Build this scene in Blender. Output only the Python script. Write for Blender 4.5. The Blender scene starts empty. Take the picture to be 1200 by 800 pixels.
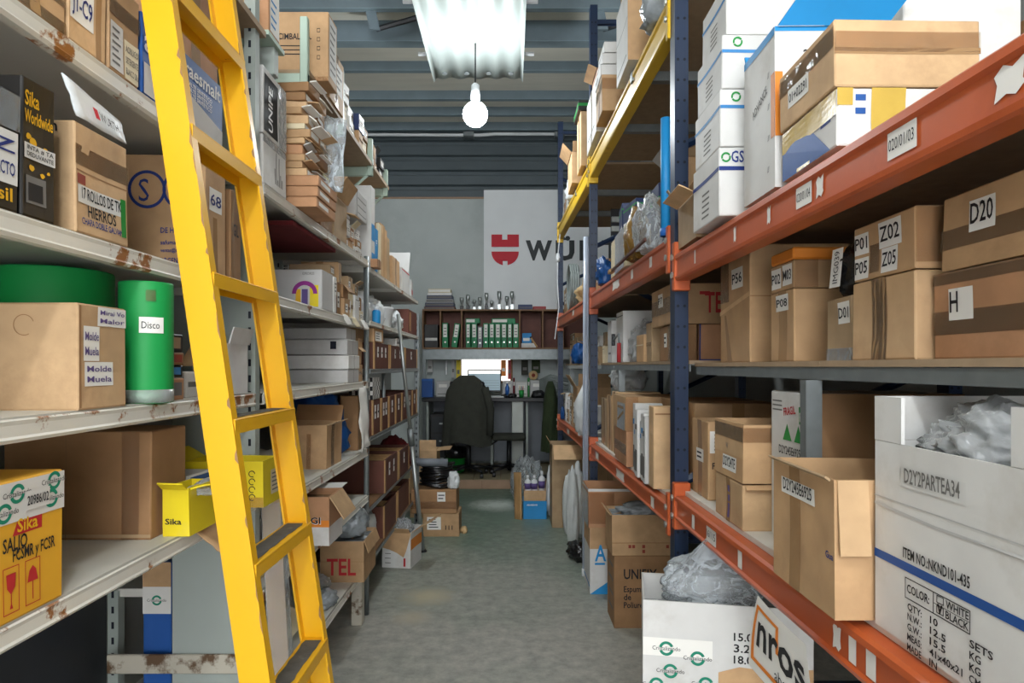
import bpy, bmesh, math, random
from mathutils import Vector, Matrix, noise
scene = bpy.context.scene
col = scene.collection
random.seed(7)

# ------------------------------------------------------------------ camera, world, exposure
F, CX, CY, H = 760.0, 598.0, 429.0, 1.40          # focal length (px), vanishing point, eye height
cam_data = bpy.data.cameras.new('camera')
cam_data.sensor_width = 36.0
cam_data.lens = F / 1200.0 * 36.0
cam_data.shift_x = (600 - CX) / 1200.0
cam_data.shift_y = (CY - 400) / 1200.0
cam_data.clip_start = 0.02
cam = bpy.data.objects.new('camera', cam_data)
cam.location = (0, 0, H)
cam.rotation_euler = (math.pi / 2, 0, 0)
col.objects.link(cam)
scene.camera = cam

world = bpy.data.worlds.new('overcast_daylight')
scene.world = world
world.use_nodes = True
world.node_tree.nodes['Background'].inputs[0].default_value = (0.95, 0.97, 1.0, 1)
world.node_tree.nodes['Background'].inputs[1].default_value = 5.5
BULB_POWER = 190.0
scene.view_settings.view_transform = 'Standard'
scene.view_settings.look = 'None'
scene.view_settings.exposure = 0.38
scene.view_settings.gamma = 1.0
scene.view_settings.use_curve_mapping = False

# ------------------------------------------------------------------ pixel helpers: where a shelf edge point lies in the room
def ly(px, X=0.8): return F * X / (CX - px)
def ry(px, X=0.6): return F * X / (px - CX)
def yr(px, d=0.0): return (0.672 + d) * F / (px - CX + 0.03 * F)     # far bays of the rack run slightly inwards
def xr(Y, d=0.0): return 0.672 + d - 0.03 * Y
def zz(py, Y): return H + (CY - py) * Y / F
def xx(px, Y): return (px - CX) * Y / F

# ------------------------------------------------------------------ materials
MATS = {}
def nmat(name):
    m = bpy.data.materials.new(name); m.use_nodes = True
    nt = m.node_tree
    MATS[name] = m
    return m, nt, nt.nodes['Principled BSDF']
def N(nt, t, **kw):
    n = nt.nodes.new(t)
    for k, v in kw.items():
        if k.startswith('i_'): n.inputs[int(k[2:])].default_value = v
        else: setattr(n, k, v)
    return n
def rgba(c): return (c[0], c[1], c[2], 1)
def srgb(h):
    h = h.lstrip('#')
    out = []
    for i in (0, 2, 4):
        c = int(h[i:i+2], 16) / 255
        out.append(c / 12.92 if c <= 0.04045 else ((c + 0.055) / 1.055) ** 2.4)
    return tuple(out)
def noisy(name, hexa, var=0.12, scale=12, rough=0.6, bump=0.05, metal=0.0, rand=0.0, bscale=None, detail=5, second=None, thr=(0.45, 0.6), sscale=5, stretch=(1, 1, 1), spec=0.4):
    """principled with noise-driven tone, optional second colour in patches (dirt, rust), optional per-object tone"""
    m, nt, b = nmat(name)
    c = srgb(hexa)
    tc = N(nt, 'ShaderNodeTexCoord'); mp = N(nt, 'ShaderNodeMapping'); mp.inputs['Scale'].default_value = stretch
    nt.links.new(tc.outputs['Object'], mp.inputs[0])
    nz = N(nt, 'ShaderNodeTexNoise'); nz.inputs['Scale'].default_value = scale; nz.inputs['Detail'].default_value = detail
    nt.links.new(mp.outputs[0], nz.inputs['Vector'])
    rp = N(nt, 'ShaderNodeValToRGB')
    rp.color_ramp.elements[0].position = 0.3; rp.color_ramp.elements[1].position = 0.7
    rp.color_ramp.elements[0].color = rgba([v * (1 - var) for v in c]); rp.color_ramp.elements[1].color = rgba([min(1, v * (1 + var)) for v in c])
    nt.links.new(nz.outputs['Fac'], rp.inputs[0])
    out = rp.outputs[0]
    if second:
        n2 = N(nt, 'ShaderNodeTexNoise'); n2.inputs['Scale'].default_value = sscale; n2.inputs['Detail'].default_value = 8; n2.inputs['Roughness'].default_value = 0.65
        nt.links.new(mp.outputs[0], n2.inputs['Vector'])
        r2 = N(nt, 'ShaderNodeValToRGB'); r2.color_ramp.elements[0].position = thr[0]; r2.color_ramp.elements[1].position = thr[1]
        nt.links.new(n2.outputs['Fac'], r2.inputs[0])
        mx = N(nt, 'ShaderNodeMix', data_type='RGBA')
        nt.links.new(r2.outputs[0], mx.inputs[0]); nt.links.new(out, mx.inputs[6]); mx.inputs[7].default_value = rgba(srgb(second))
        out = mx.outputs[2]
    if rand:
        oi = N(nt, 'ShaderNodeObjectInfo'); mr = N(nt, 'ShaderNodeMapRange')
        mr.inputs[3].default_value = 1 - rand; mr.inputs[4].default_value = 1 + rand
        nt.links.new(oi.outputs['Random'], mr.inputs[0])
        hs = N(nt, 'ShaderNodeHueSaturation'); nt.links.new(mr.outputs[0], hs.inputs['Value']); nt.links.new(out, hs.inputs['Color'])
        out = hs.outputs[0]
    nt.links.new(out, b.inputs['Base Color'])
    b.inputs['Roughness'].default_value = rough; b.inputs['Metallic'].default_value = metal
    b.inputs['Specular IOR Level'].default_value = spec
    if bump:
        bp = N(nt, 'ShaderNodeBump'); bp.inputs['Strength'].default_value = bump; bp.inputs['Distance'].default_value = 0.01
        nb = N(nt, 'ShaderNodeTexNoise'); nb.inputs['Scale'].default_value = bscale or scale * 3; nb.inputs['Detail'].default_value = 4
        nt.links.new(mp.outputs[0], nb.inputs['Vector']); nt.links.new(nb.outputs['Fac'], bp.inputs['Height']); nt.links.new(bp.outputs[0], b.inputs['Normal'])
    return m
def flat(name, hexa, rough=0.6, metal=0.0, spec=0.4):
    m, nt, b = nmat(name)
    b.inputs['Base Color'].default_value = rgba(srgb(hexa)); b.inputs['Roughness'].default_value = rough; b.inputs['Metallic'].default_value = metal
    b.inputs['Specular IOR Level'].default_value = spec
    return m
def film(name, hexa, opacity, rough=0.12, bump=0.6, bscale=35):
    """wrinkled plastic film: part see-through, part glossy tinted"""
    m, nt, b = nmat(name)
    b.inputs['Base Color'].default_value = rgba(srgb(hexa)); b.inputs['Roughness'].default_value = rough
    b.inputs['Specular IOR Level'].default_value = 0.7
    tr = N(nt, 'ShaderNodeBsdfTransparent'); tr.inputs[0].default_value = rgba([0.5 + 0.5 * v for v in srgb(hexa)])
    mx = N(nt, 'ShaderNodeMixShader')
    fr = N(nt, 'ShaderNodeFresnel'); fr.inputs[0].default_value = 1.5
    ad = N(nt, 'ShaderNodeMath', operation='ADD'); ad.use_clamp = True; ad.inputs[1].default_value = opacity
    nt.links.new(fr.outputs[0], ad.inputs[0]); nt.links.new(ad.outputs[0], mx.inputs[0])
    nt.links.new(tr.outputs[0], mx.inputs[1]); nt.links.new(b.outputs[0], mx.inputs[2])
    nt.links.new(mx.outputs[0], nt.nodes['Material Output'].inputs[0])
    tc = N(nt, 'ShaderNodeTexCoord'); nz = N(nt, 'ShaderNodeTexNoise'); nz.inputs['Scale'].default_value = bscale; nz.inputs['Detail'].default_value = 3; nz.inputs['Distortion'].default_value = 1.5
    nt.links.new(tc.outputs['Object'], nz.inputs['Vector'])
    bp = N(nt, 'ShaderNodeBump'); bp.inputs['Strength'].default_value = bump; bp.inputs['Distance'].default_value = 0.01
    nt.links.new(nz.outputs['Fac'], bp.inputs['Height']); nt.links.new(bp.outputs[0], b.inputs['Normal']); nt.links.new(bp.outputs[0], fr.inputs['Normal'])
    return m
def emit(name, hexa, s):
    m, nt, b = nmat(name)
    b.inputs['Base Color'].default_value = rgba(srgb(hexa)); b.inputs['Emission Color'].default_value = rgba(srgb(hexa)); b.inputs['Emission Strength'].default_value = s
    return m

for nm, hx in (('card', 'b9966f'), ('card_light', 'c8a67e'), ('card_dark', '977350'), ('card_red', 'b48764'), ('card_old', 'ab9170'), ('card_inner', '8f7152')):
    noisy(nm, hx, 0.16, 9, 0.7, 0.22, rand=0.10, bscale=14, second='86674a', thr=(0.5, 0.95), sscale=5.0, spec=0.3)
noisy('carton_white', 'd0cfcc', 0.07, 7, 0.6, 0.15, rand=0.05, bscale=14, second='a8a092', thr=(0.52, 0.95), sscale=5)
noisy('carton_grey', 'b9b8b6', 0.05, 5, 0.65, 0.04, rand=0.08, second='98938c', thr=(0.55, 0.9), sscale=3)
noisy('carton_cream', 'd8cbab', 0.06, 6, 0.7, 0.04, rand=0.08)
noisy('carton_black', '23211f', 0.15, 8, 0.45, 0.05, rand=0.1)
noisy('carton_blue', '1f4f93', 0.08, 6, 0.5, 0.03)
noisy('carton_navy', '26345c', 0.10, 6, 0.5, 0.03)
noisy('carton_sky', '1c86c4', 0.08, 6, 0.5, 0.03)
noisy('carton_amber', 'd9a12c', 0.06, 5, 0.55, 0.04)
noisy('carton_yellow', 'dcc51e', 0.07, 5, 0.5, 0.04, second='c8b870', thr=(0.6, 0.85), sscale=4)
noisy('carton_orange', 'd9812a', 0.07, 5, 0.55, 0.04)
noisy('carton_maroon', '6b3d31', 0.16, 7, 0.6, 0.05, rand=0.12)
noisy('wood_pale', 'b08a5c', 0.15, 5, 0.65, 0.06, stretch=(8, 1, 1))
noisy('wood_bin', '5a3226', 0.2, 6, 0.6, 0.06, rand=0.15)
noisy('wood_shelf', '7b5a3a', 0.18, 6, 0.6, 0.05, stretch=(1, 6, 6))
noisy('chipboard', '9c856a', 0.10, 25, 0.7, 0.05)
noisy('deck_white', 'd5d0c6', 0.06, 10, 0.6, 0.03, second='9d9484', thr=(0.62, 0.85))
noisy('paper', 'e6e4de', 0.03, 8, 0.7, 0.02)
noisy('paper_grey', 'cfcdc8', 0.05, 8, 0.7, 0.02)
noisy('shelf_paint', 'c9c7be', 0.05, 4, 0.45, 0.05, second='9a6a3c', thr=(0.66, 0.70), sscale=4.5)
noisy('lip_paint', 'd3d0c6', 0.06, 5, 0.45, 0.08, second='8f5c30', thr=(0.59, 0.62), sscale=6.5)
noisy('panel_grey', '98a09a', 0.06, 3, 0.55, 0.03, second='7d837c', thr=(0.55, 0.85), sscale=2)
noisy('rust_white', 'b4ae9f', 0.1, 6, 0.6, 0.1, second='5b4530', thr=(0.52, 0.6), sscale=9)
noisy('ladder_yellow', 'dca60a', 0.05, 5, 0.38, 0.03, second='5b4425', thr=(0.70, 0.72), sscale=9, stretch=(1, 1, 0.6), spec=0.5)
noisy('grip_grey', '55524d', 0.2, 40, 0.9, 0.2, second='8b8478', thr=(0.6, 0.75), sscale=18)
noisy('rack_orange', 'bd5a2e', 0.08, 6, 0.36, 0.04, second='9c4219', thr=(0.55, 0.8), sscale=4, spec=0.5)
noisy('rack_yellow', 'd9b021', 0.06, 5, 0.4, 0.03, second='a67a18', thr=(0.62, 0.75), sscale=6, spec=0.5)
noisy('rack_blue', '0e233f', 0.1, 6, 0.42, 0.03, second='15253f', thr=(0.55, 0.75), sscale=5)
noisy('galvanised', '83898a', 0.10, 18, 0.42, 0.03, metal=0.55)
noisy('aluminium', 'aab0ae', 0.08, 10, 0.35, 0.03, metal=0.7)
noisy('mint_steel', 'a9bcae', 0.06, 6, 0.5, 0.03)
noisy('dark_metal', '2b2d30', 0.1, 10, 0.5, 0.03)
flat('hole_dark', '0c1220', 0.8)
noisy('bolt_zinc', 'b8b8b2', 0.08, 20, 0.3, 0.02, metal=0.8)
flat('ink', '1c1b1d', 0.7); flat('ink_blue', '25306e', 0.7); flat('ink_purple', '5a4a80', 0.7); flat('ink_red', 'b3262a', 0.6); flat('ink_green', '1d8a3c', 0.6)
flat('ink_teal', '0f7d62', 0.6); flat('ink_white', 'ececec', 0.6); flat('ink_brownred', '8a3a2a', 0.7); flat('ink_yellow', 'd8a51c', 0.6); flat('ink_orange', 'e07f22', 0.6)
flat('ink_steel', '3a7fb8', 0.6); flat('ink_navy', '20357a', 0.6); flat('ink_grey', '6b6966', 0.7); flat('logo_red', 'c0182c', 0.6); flat('logo_dark', '2c3133', 0.6); flat('ink_magenta', '8a2a80', 0.6)
m = noisy('tape', '9f7d58', 0.06, 20, 0.22, 0.08, bscale=40); 
film('tape_clear', 'ccb597', 0.10, 0.1, 0.35, 25)
noisy('tape_yellow', 'c2a24a', 0.06, 20, 0.25, 0.06)
film('film_clear', 'e8edf0', 0.16, 0.08, 1.0, 18)
film('film_milky', 'e4e7e8', 0.30, 0.15, 0.9, 20)
film('film_amber', '9a7432', 0.6, 0.2, 0.9, 60)
film('tube_clear', 'aab4c4', 0.45, 0.15, 0.05, 8)
noisy('bag_white', 'd6dadb', 0.05, 10, 0.4, 0.5, bscale=18)
noisy('bag_black', '151517', 0.2, 10, 0.25, 0.7, bscale=22, spec=0.6)
noisy('bag_silver', '8d9498', 0.2, 14, 0.25, 0.8, bscale=25, spec=0.7)
noisy('bag_blue', '174a86', 0.12, 10, 0.4, 0.5, bscale=18)
noisy('sack_white', 'c3c6c4', 0.06, 14, 0.6, 0.3, bscale=25)
noisy('kraft_paper', 'c0a377', 0.08, 8, 0.75, 0.2, bscale=20)
noisy('green_roll', '159246', 0.07, 3, 0.55, 0.02)
noisy('cloth_dark', '35362f', 0.15, 14, 0.9, 0.2, bscale=50)
noisy('cloth_olive', '2f3a22', 0.15, 14, 0.9, 0.2, bscale=50)
noisy('cloth_maroon', '6a1f24', 0.12, 12, 0.85, 0.1)
noisy('plastic_black', '17181a', 0.1, 10, 0.4, 0.02)
noisy('plastic_green', '147a2c', 0.08, 8, 0.45, 0.02)
noisy('plastic_white', 'd5d8da', 0.04, 8, 0.4, 0.02)
noisy('plastic_blue', '2a62ae', 0.06, 8, 0.4, 0.02)
noisy('binder_green', '0f7a4a', 0.08, 8, 0.5, 0.03, rand=0.12)
noisy('banner_cloth', 'e0e3e4', 0.03, 3, 0.8, 0.05, bscale=6)
noisy('umbrella_grey', '7e8583', 0.15, 10, 0.7, 0.2)
noisy('red_item', 'a02a2c', 0.1, 8, 0.5, 0.03)
noisy('concrete_column', 'c8ccc6', 0.08, 6, 0.8, 0.08)
noisy('pipe_grey', '70757c', 0.05, 8, 0.45, 0.02)
noisy('mint_sheet', 'b9c1bd', 0.05, 3, 0.45, 0.02, second='8d7c62', thr=(0.70, 0.85), sscale=3.2, stretch=(3, 0.6, 1))
_m = MATS['mint_sheet']; _nt = _m.node_tree; _b = _nt.nodes['Principled BSDF']
_tl = N(_nt, 'ShaderNodeBsdfTranslucent'); _tl.inputs[0].default_value = (.75, .8, .78, 1); _mx = N(_nt, 'ShaderNodeMixShader'); _mx.inputs[0].default_value = 0.40
_nt.links.new(_b.outputs[0], _mx.inputs[1]); _nt.links.new(_tl.outputs[0], _mx.inputs[2]); _nt.links.new(_mx.outputs[0], _nt.nodes['Material Output'].inputs[0])
emit('screen', '8fa3ac', 0.35); emit('window_glow', 'f2f0ea', 1.5); emit('bulb_glow', 'f4fbff', BULB_POWER)

# floor: worn green-grey paint on concrete
def floor_mat():
    m, nt, b = nmat('floor_paint')
    tc = N(nt, 'ShaderNodeTexCoord')
    n1 = N(nt, 'ShaderNodeTexNoise'); n1.inputs['Scale'].default_value = 1.3; n1.inputs['Detail'].default_value = 9; n1.inputs['Roughness'].default_value = 0.62
    n2 = N(nt, 'ShaderNodeTexNoise'); n2.inputs['Scale'].default_value = 14; n2.inputs['Detail'].default_value = 8; n2.inputs['Roughness'].default_value = 0.7
    for n in (n1, n2): nt.links.new(tc.outputs['Object'], n.inputs['Vector'])
    # paint is worn to grey concrete towards the entrance
    sp = N(nt, 'ShaderNodeSeparateXYZ'); nt.links.new(tc.outputs['Object'], sp.inputs[0])
    mr = N(nt, 'ShaderNodeMapRange'); mr.inputs[1].default_value = 3.2; mr.inputs[2].default_value = 6.2
    nt.links.new(sp.outputs['Y'], mr.inputs[0])
    a1 = N(nt, 'ShaderNodeMath', operation='MULTIPLY_ADD'); a1.inputs[1].default_value = 1.6; a1.inputs[2].default_value = -0.8
    nt.links.new(n1.outputs['Fac'], a1.inputs[0])
    a2 = N(nt, 'ShaderNodeMath', operation='ADD'); a2.use_clamp = True; nt.links.new(mr.outputs[0], a2.inputs[0]); nt.links.new(a1.outputs[0], a2.inputs[1])
    mx = N(nt, 'ShaderNodeMix', data_type='RGBA'); mx.inputs[6].default_value = rgba(srgb('adaca4')); mx.inputs[7].default_value = rgba(srgb('6f8576'))
    nt.links.new(a2.outputs[0], mx.inputs[0])
    r2 = N(nt, 'ShaderNodeValToRGB'); r2.color_ramp.elements[0].position = 0.35; r2.color_ramp.elements[1].position = 0.7
    r2.color_ramp.elements[0].color = (0.66, 0.66, 0.66, 1); r2.color_ramp.elements[1].color = (1.16, 1.15, 1.12, 1)
    nt.links.new(n2.outputs['Fac'], r2.inputs[0])
    mu = N(nt, 'ShaderNodeMix', data_type='RGBA', blend_type='MULTIPLY'); mu.inputs[0].default_value = 1
    nt.links.new(mx.outputs[2], mu.inputs[6]); nt.links.new(r2.outputs[0], mu.inputs[7])
    out = mu.outputs[2]
    # spilled pale stains and paler round patches further back, with uneven edges
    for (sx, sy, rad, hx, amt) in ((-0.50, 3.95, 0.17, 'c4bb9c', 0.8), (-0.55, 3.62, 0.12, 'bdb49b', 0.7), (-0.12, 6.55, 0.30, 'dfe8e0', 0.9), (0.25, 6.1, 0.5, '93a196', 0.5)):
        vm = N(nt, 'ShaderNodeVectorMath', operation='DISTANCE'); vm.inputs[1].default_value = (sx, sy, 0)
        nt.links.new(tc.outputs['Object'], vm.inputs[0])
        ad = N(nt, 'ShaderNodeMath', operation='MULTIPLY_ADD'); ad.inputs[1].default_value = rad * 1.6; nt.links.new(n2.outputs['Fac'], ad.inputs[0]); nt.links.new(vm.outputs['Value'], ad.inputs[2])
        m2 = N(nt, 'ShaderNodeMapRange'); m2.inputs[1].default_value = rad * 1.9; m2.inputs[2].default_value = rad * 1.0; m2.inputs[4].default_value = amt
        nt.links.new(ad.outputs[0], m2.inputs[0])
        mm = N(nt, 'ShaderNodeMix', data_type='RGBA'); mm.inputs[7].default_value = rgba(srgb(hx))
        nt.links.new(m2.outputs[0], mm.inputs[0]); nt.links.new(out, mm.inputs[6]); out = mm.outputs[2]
    nt.links.new(out, b.inputs['Base Color'])
    b.inputs['Roughness'].default_value = 0.42
    bp = N(nt, 'ShaderNodeBump'); bp.inputs['Strength'].default_value = 0.12; bp.inputs['Distance'].default_value = 0.02
    nt.links.new(n2.outputs['Fac'], bp.inputs['Height']); nt.links.new(bp.outputs[0], b.inputs['Normal'])
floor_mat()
noisy('wall_paint', 'b0b7b5', 0.05, 2.5, 0.85, 0.10, bscale=30, second='9aa19f', thr=(0.5, 0.9), sscale=1.5)
noisy('wall_plain', '8d8f8c', 0.06, 2.5, 0.9, 0.1)
noisy('roof_sheet', 'ddd9cb', 0.06, 4, 0.7, 0.03, stretch=(0.4, 3, 1))
noisy('purlin_steel', '66747b', 0.08, 6, 0.5, 0.03)
noisy('purlin_flange', '7c8d94', 0.08, 6, 0.5, 0.03)
noisy('cladding', '4d575b', 0.08, 5, 0.55, 0.03)
noisy('tile_brown', '8f8468', 0.08, 9, 0.45, 0.02, rand=0.06)
noisy('brick_edge', '9b7f68', 0.1, 9, 0.7, 0.05)

# ------------------------------------------------------------------ mesh helpers
def link(o, parent=None):
    col.objects.link(o)
    if parent is not None: o.parent = parent
    return o
def mesh(name, verts, faces, mat, parent=None, smooth=False):
    me = bpy.data.meshes.new(name)
    me.from_pydata([tuple(v) for v in verts], [], faces)
    me.update()
    if isinstance(mat, str): mat = MATS[mat]
    me.materials.append(mat)
    if smooth: me.polygons.foreach_set('use_smooth', [True] * len(me.polygons))
    return link(bpy.data.objects.new(name, me), parent)
def tag(o, label, cat=None, group=None, kind=None):
    o['label'] = label
    if cat: o['category'] = cat
    if group: o['group'] = group
    if kind: o['kind'] = kind
    return o
def empty(name, loc, rz=0):
    o = bpy.data.objects.new(name, None); o.empty_display_size = 0.05
    o.location = loc; o.rotation_euler = (0, 0, rz)
    return link(o)
class MB:
    """collects primitive shapes into one mesh"""
    def __init__(s): s.v = []; s.f = []
    def add(s, vs, fs):
        n = len(s.v); s.v += [Vector(v) for v in vs]; s.f += [tuple(i + n for i in f) for f in fs]; return s
    def box(s, a, b, ch=0.0):
        x0, y0, z0 = [min(a[i], b[i]) for i in range(3)]; x1, y1, z1 = [max(a[i], b[i]) for i in range(3)]
        if ch <= 0:
            return s.add([(x0,y0,z0),(x1,y0,z0),(x1,y1,z0),(x0,y1,z0),(x0,y0,z1),(x1,y0,z1),(x1,y1,z1),(x0,y1,z1)],
                     [(0,3,2,1),(4,5,6,7),(0,1,5,4),(1,2,6,5),(2,3,7,6),(3,0,4,7)])
        c = min(ch, (x1-x0)/3, (y1-y0)/3, (z1-z0)/3)
        bm = bmesh.new(); bmesh.ops.create_cube(bm, size=1)
        for v in bm.verts: v.co = Vector(((x0+x1)/2 + v.co.x*(x1-x0), (y0+y1)/2 + v.co.y*(y1-y0), (z0+z1)/2 + v.co.z*(z1-z0)))
        bmesh.ops.bevel(bm, geom=bm.edges[:], offset=c, segments=1, affect='EDGES')
        bm.verts.index_update()
        s.add([v.co.copy() for v in bm.verts], [[v.index for v in f.verts] for f in bm.faces]); bm.free(); return s
    def prism(s, pts, vec):
        """polygon pts (3D, in order) swept by vec"""
        n = len(pts); vec = Vector(vec)
        a = [Vector(p) for p in pts]; b = [p + vec for p in a]
        nrm = Vector((0, 0, 0))
        for i in range(n): nrm += a[i].cross(a[(i+1) % n])
        fs = [tuple(range(n)), tuple(range(2*n-1, n-1, -1))] if nrm.dot(vec) < 0 else [tuple(range(n-1, -1, -1)), tuple(range(n, 2*n))]
        for i in range(n):
            j = (i + 1) % n
            fs.append((i, j, j+n, i+n) if nrm.dot(vec) > 0 else (j, i, i+n, j+n))
        return s.add(a + b, fs)
    def tube(s, pts, r, n=8, cap=True, r1=None):
        pts = [Vector(p) for p in pts]; rings = []
        for i, p in enumerate(pts):
            d = (pts[min(i+1, len(pts)-1)] - pts[max(i-1, 0)]).normalized()
            up = Vector((0, 0, 1)) if abs(d.z) < 0.9 else Vector((1, 0, 0))
            u = d.cross(up).normalized(); w = d.cross(u)
            rr = r if r1 is None else r + (r1 - r) * i / (len(pts) - 1)
            rings.append([p + u * rr * math.cos(2*math.pi*k/n) + w * rr * math.sin(2*math.pi*k/n) for k in range(n)])
        vs = [v for rg in rings for v in rg]; fs = []
        for i in range(len(rings)-1):
            for k in range(n):
                k2 = (k+1) % n; fs.append((i*n+k, (i+1)*n+k, (i+1)*n+k2, i*n+k2))
        if cap:
            fs.append(tuple(range(n))); fs.append(tuple((len(rings)-1)*n + k for k in range(n-1, -1, -1)))
        return s.add(vs, fs)
    def lathe(s, prof, c=(0,0,0), n=20, axis='z'):
        vs = []; fs = []
        for (r, z) in prof:
            for k in range(n):
                a = 2*math.pi*k/n; p = (r*math.cos(a), r*math.sin(a), z)
                if axis == 'x': p = (p[2], p[0], p[1])
                if axis == 'y': p = (p[0], p[2], p[1])
                vs.append((c[0]+p[0], c[1]+p[1], c[2]+p[2]))
        for i in range(len(prof)-1):
            for k in range(n):
                k2 = (k+1) % n; fs.append((i*n+k, i*n+k2, (i+1)*n+k2, (i+1)*n+k))
        fs.append(tuple(range(n-1, -1, -1))); fs.append(tuple((len(prof)-1)*n+k for k in range(n)))
        return s.add(vs, fs)
    def build(s, name, mat, parent=None, smooth=False): return mesh(name, s.v, s.f, mat, parent, smooth)

# ------------------------------------------------------------------ lettering
_txt = {}
def text_geo(string, bold=0.0):
    key = (string, bold)
    if key not in _txt:
        cu = bpy.data.curves.new('t', 'FONT'); cu.body = string; cu.size = 1.0; cu.resolution_u = 2; cu.align_x = 'LEFT'; cu.offset = bold
        o = bpy.data.objects.new('t', cu); col.objects.link(o)
        bpy.context.view_layer.update()
        me = bpy.data.meshes.new_from_object(o.evaluated_get(bpy.context.evaluated_depsgraph_get()))
        vs = [v.co.copy() for v in me.vertices]; fs = [tuple(p.vertices) for p in me.polygons]
        bpy.data.objects.remove(o); bpy.data.curves.remove(cu); bpy.data.meshes.remove(me)
        _txt[key] = (vs, fs)
    return _txt[key]
def lettering(parent, string, fn, su, sv, u0, v0, mat='ink', width=None, bold=0.0, rot=0, name='lettering'):
    """fn(u, v) in metres over a surface -> point; cap height about sv*0.7; string starts at (u0, v0)"""
    vs, fs = text_geo(string, bold)
    if not vs: return None
    w = max(v.x for v in vs) - min(v.x for v in vs)
    if width: su = width / max(w, 1e-4)
    mn = min(v.x for v in vs)
    out = []
    for v in vs:
        a, b = (v.x - mn) * su, v.y * sv
        if rot == 90: a, b = -b, a
        elif rot == 180: a, b = -a, -b
        elif rot:
            r = math.radians(rot); a, b = a*math.cos(r) - b*math.sin(r), a*math.sin(r) + b*math.cos(r)
        out.append(fn(u0 + a, v0 + b))
    return mesh(name, out, fs, mat, parent)

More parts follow.
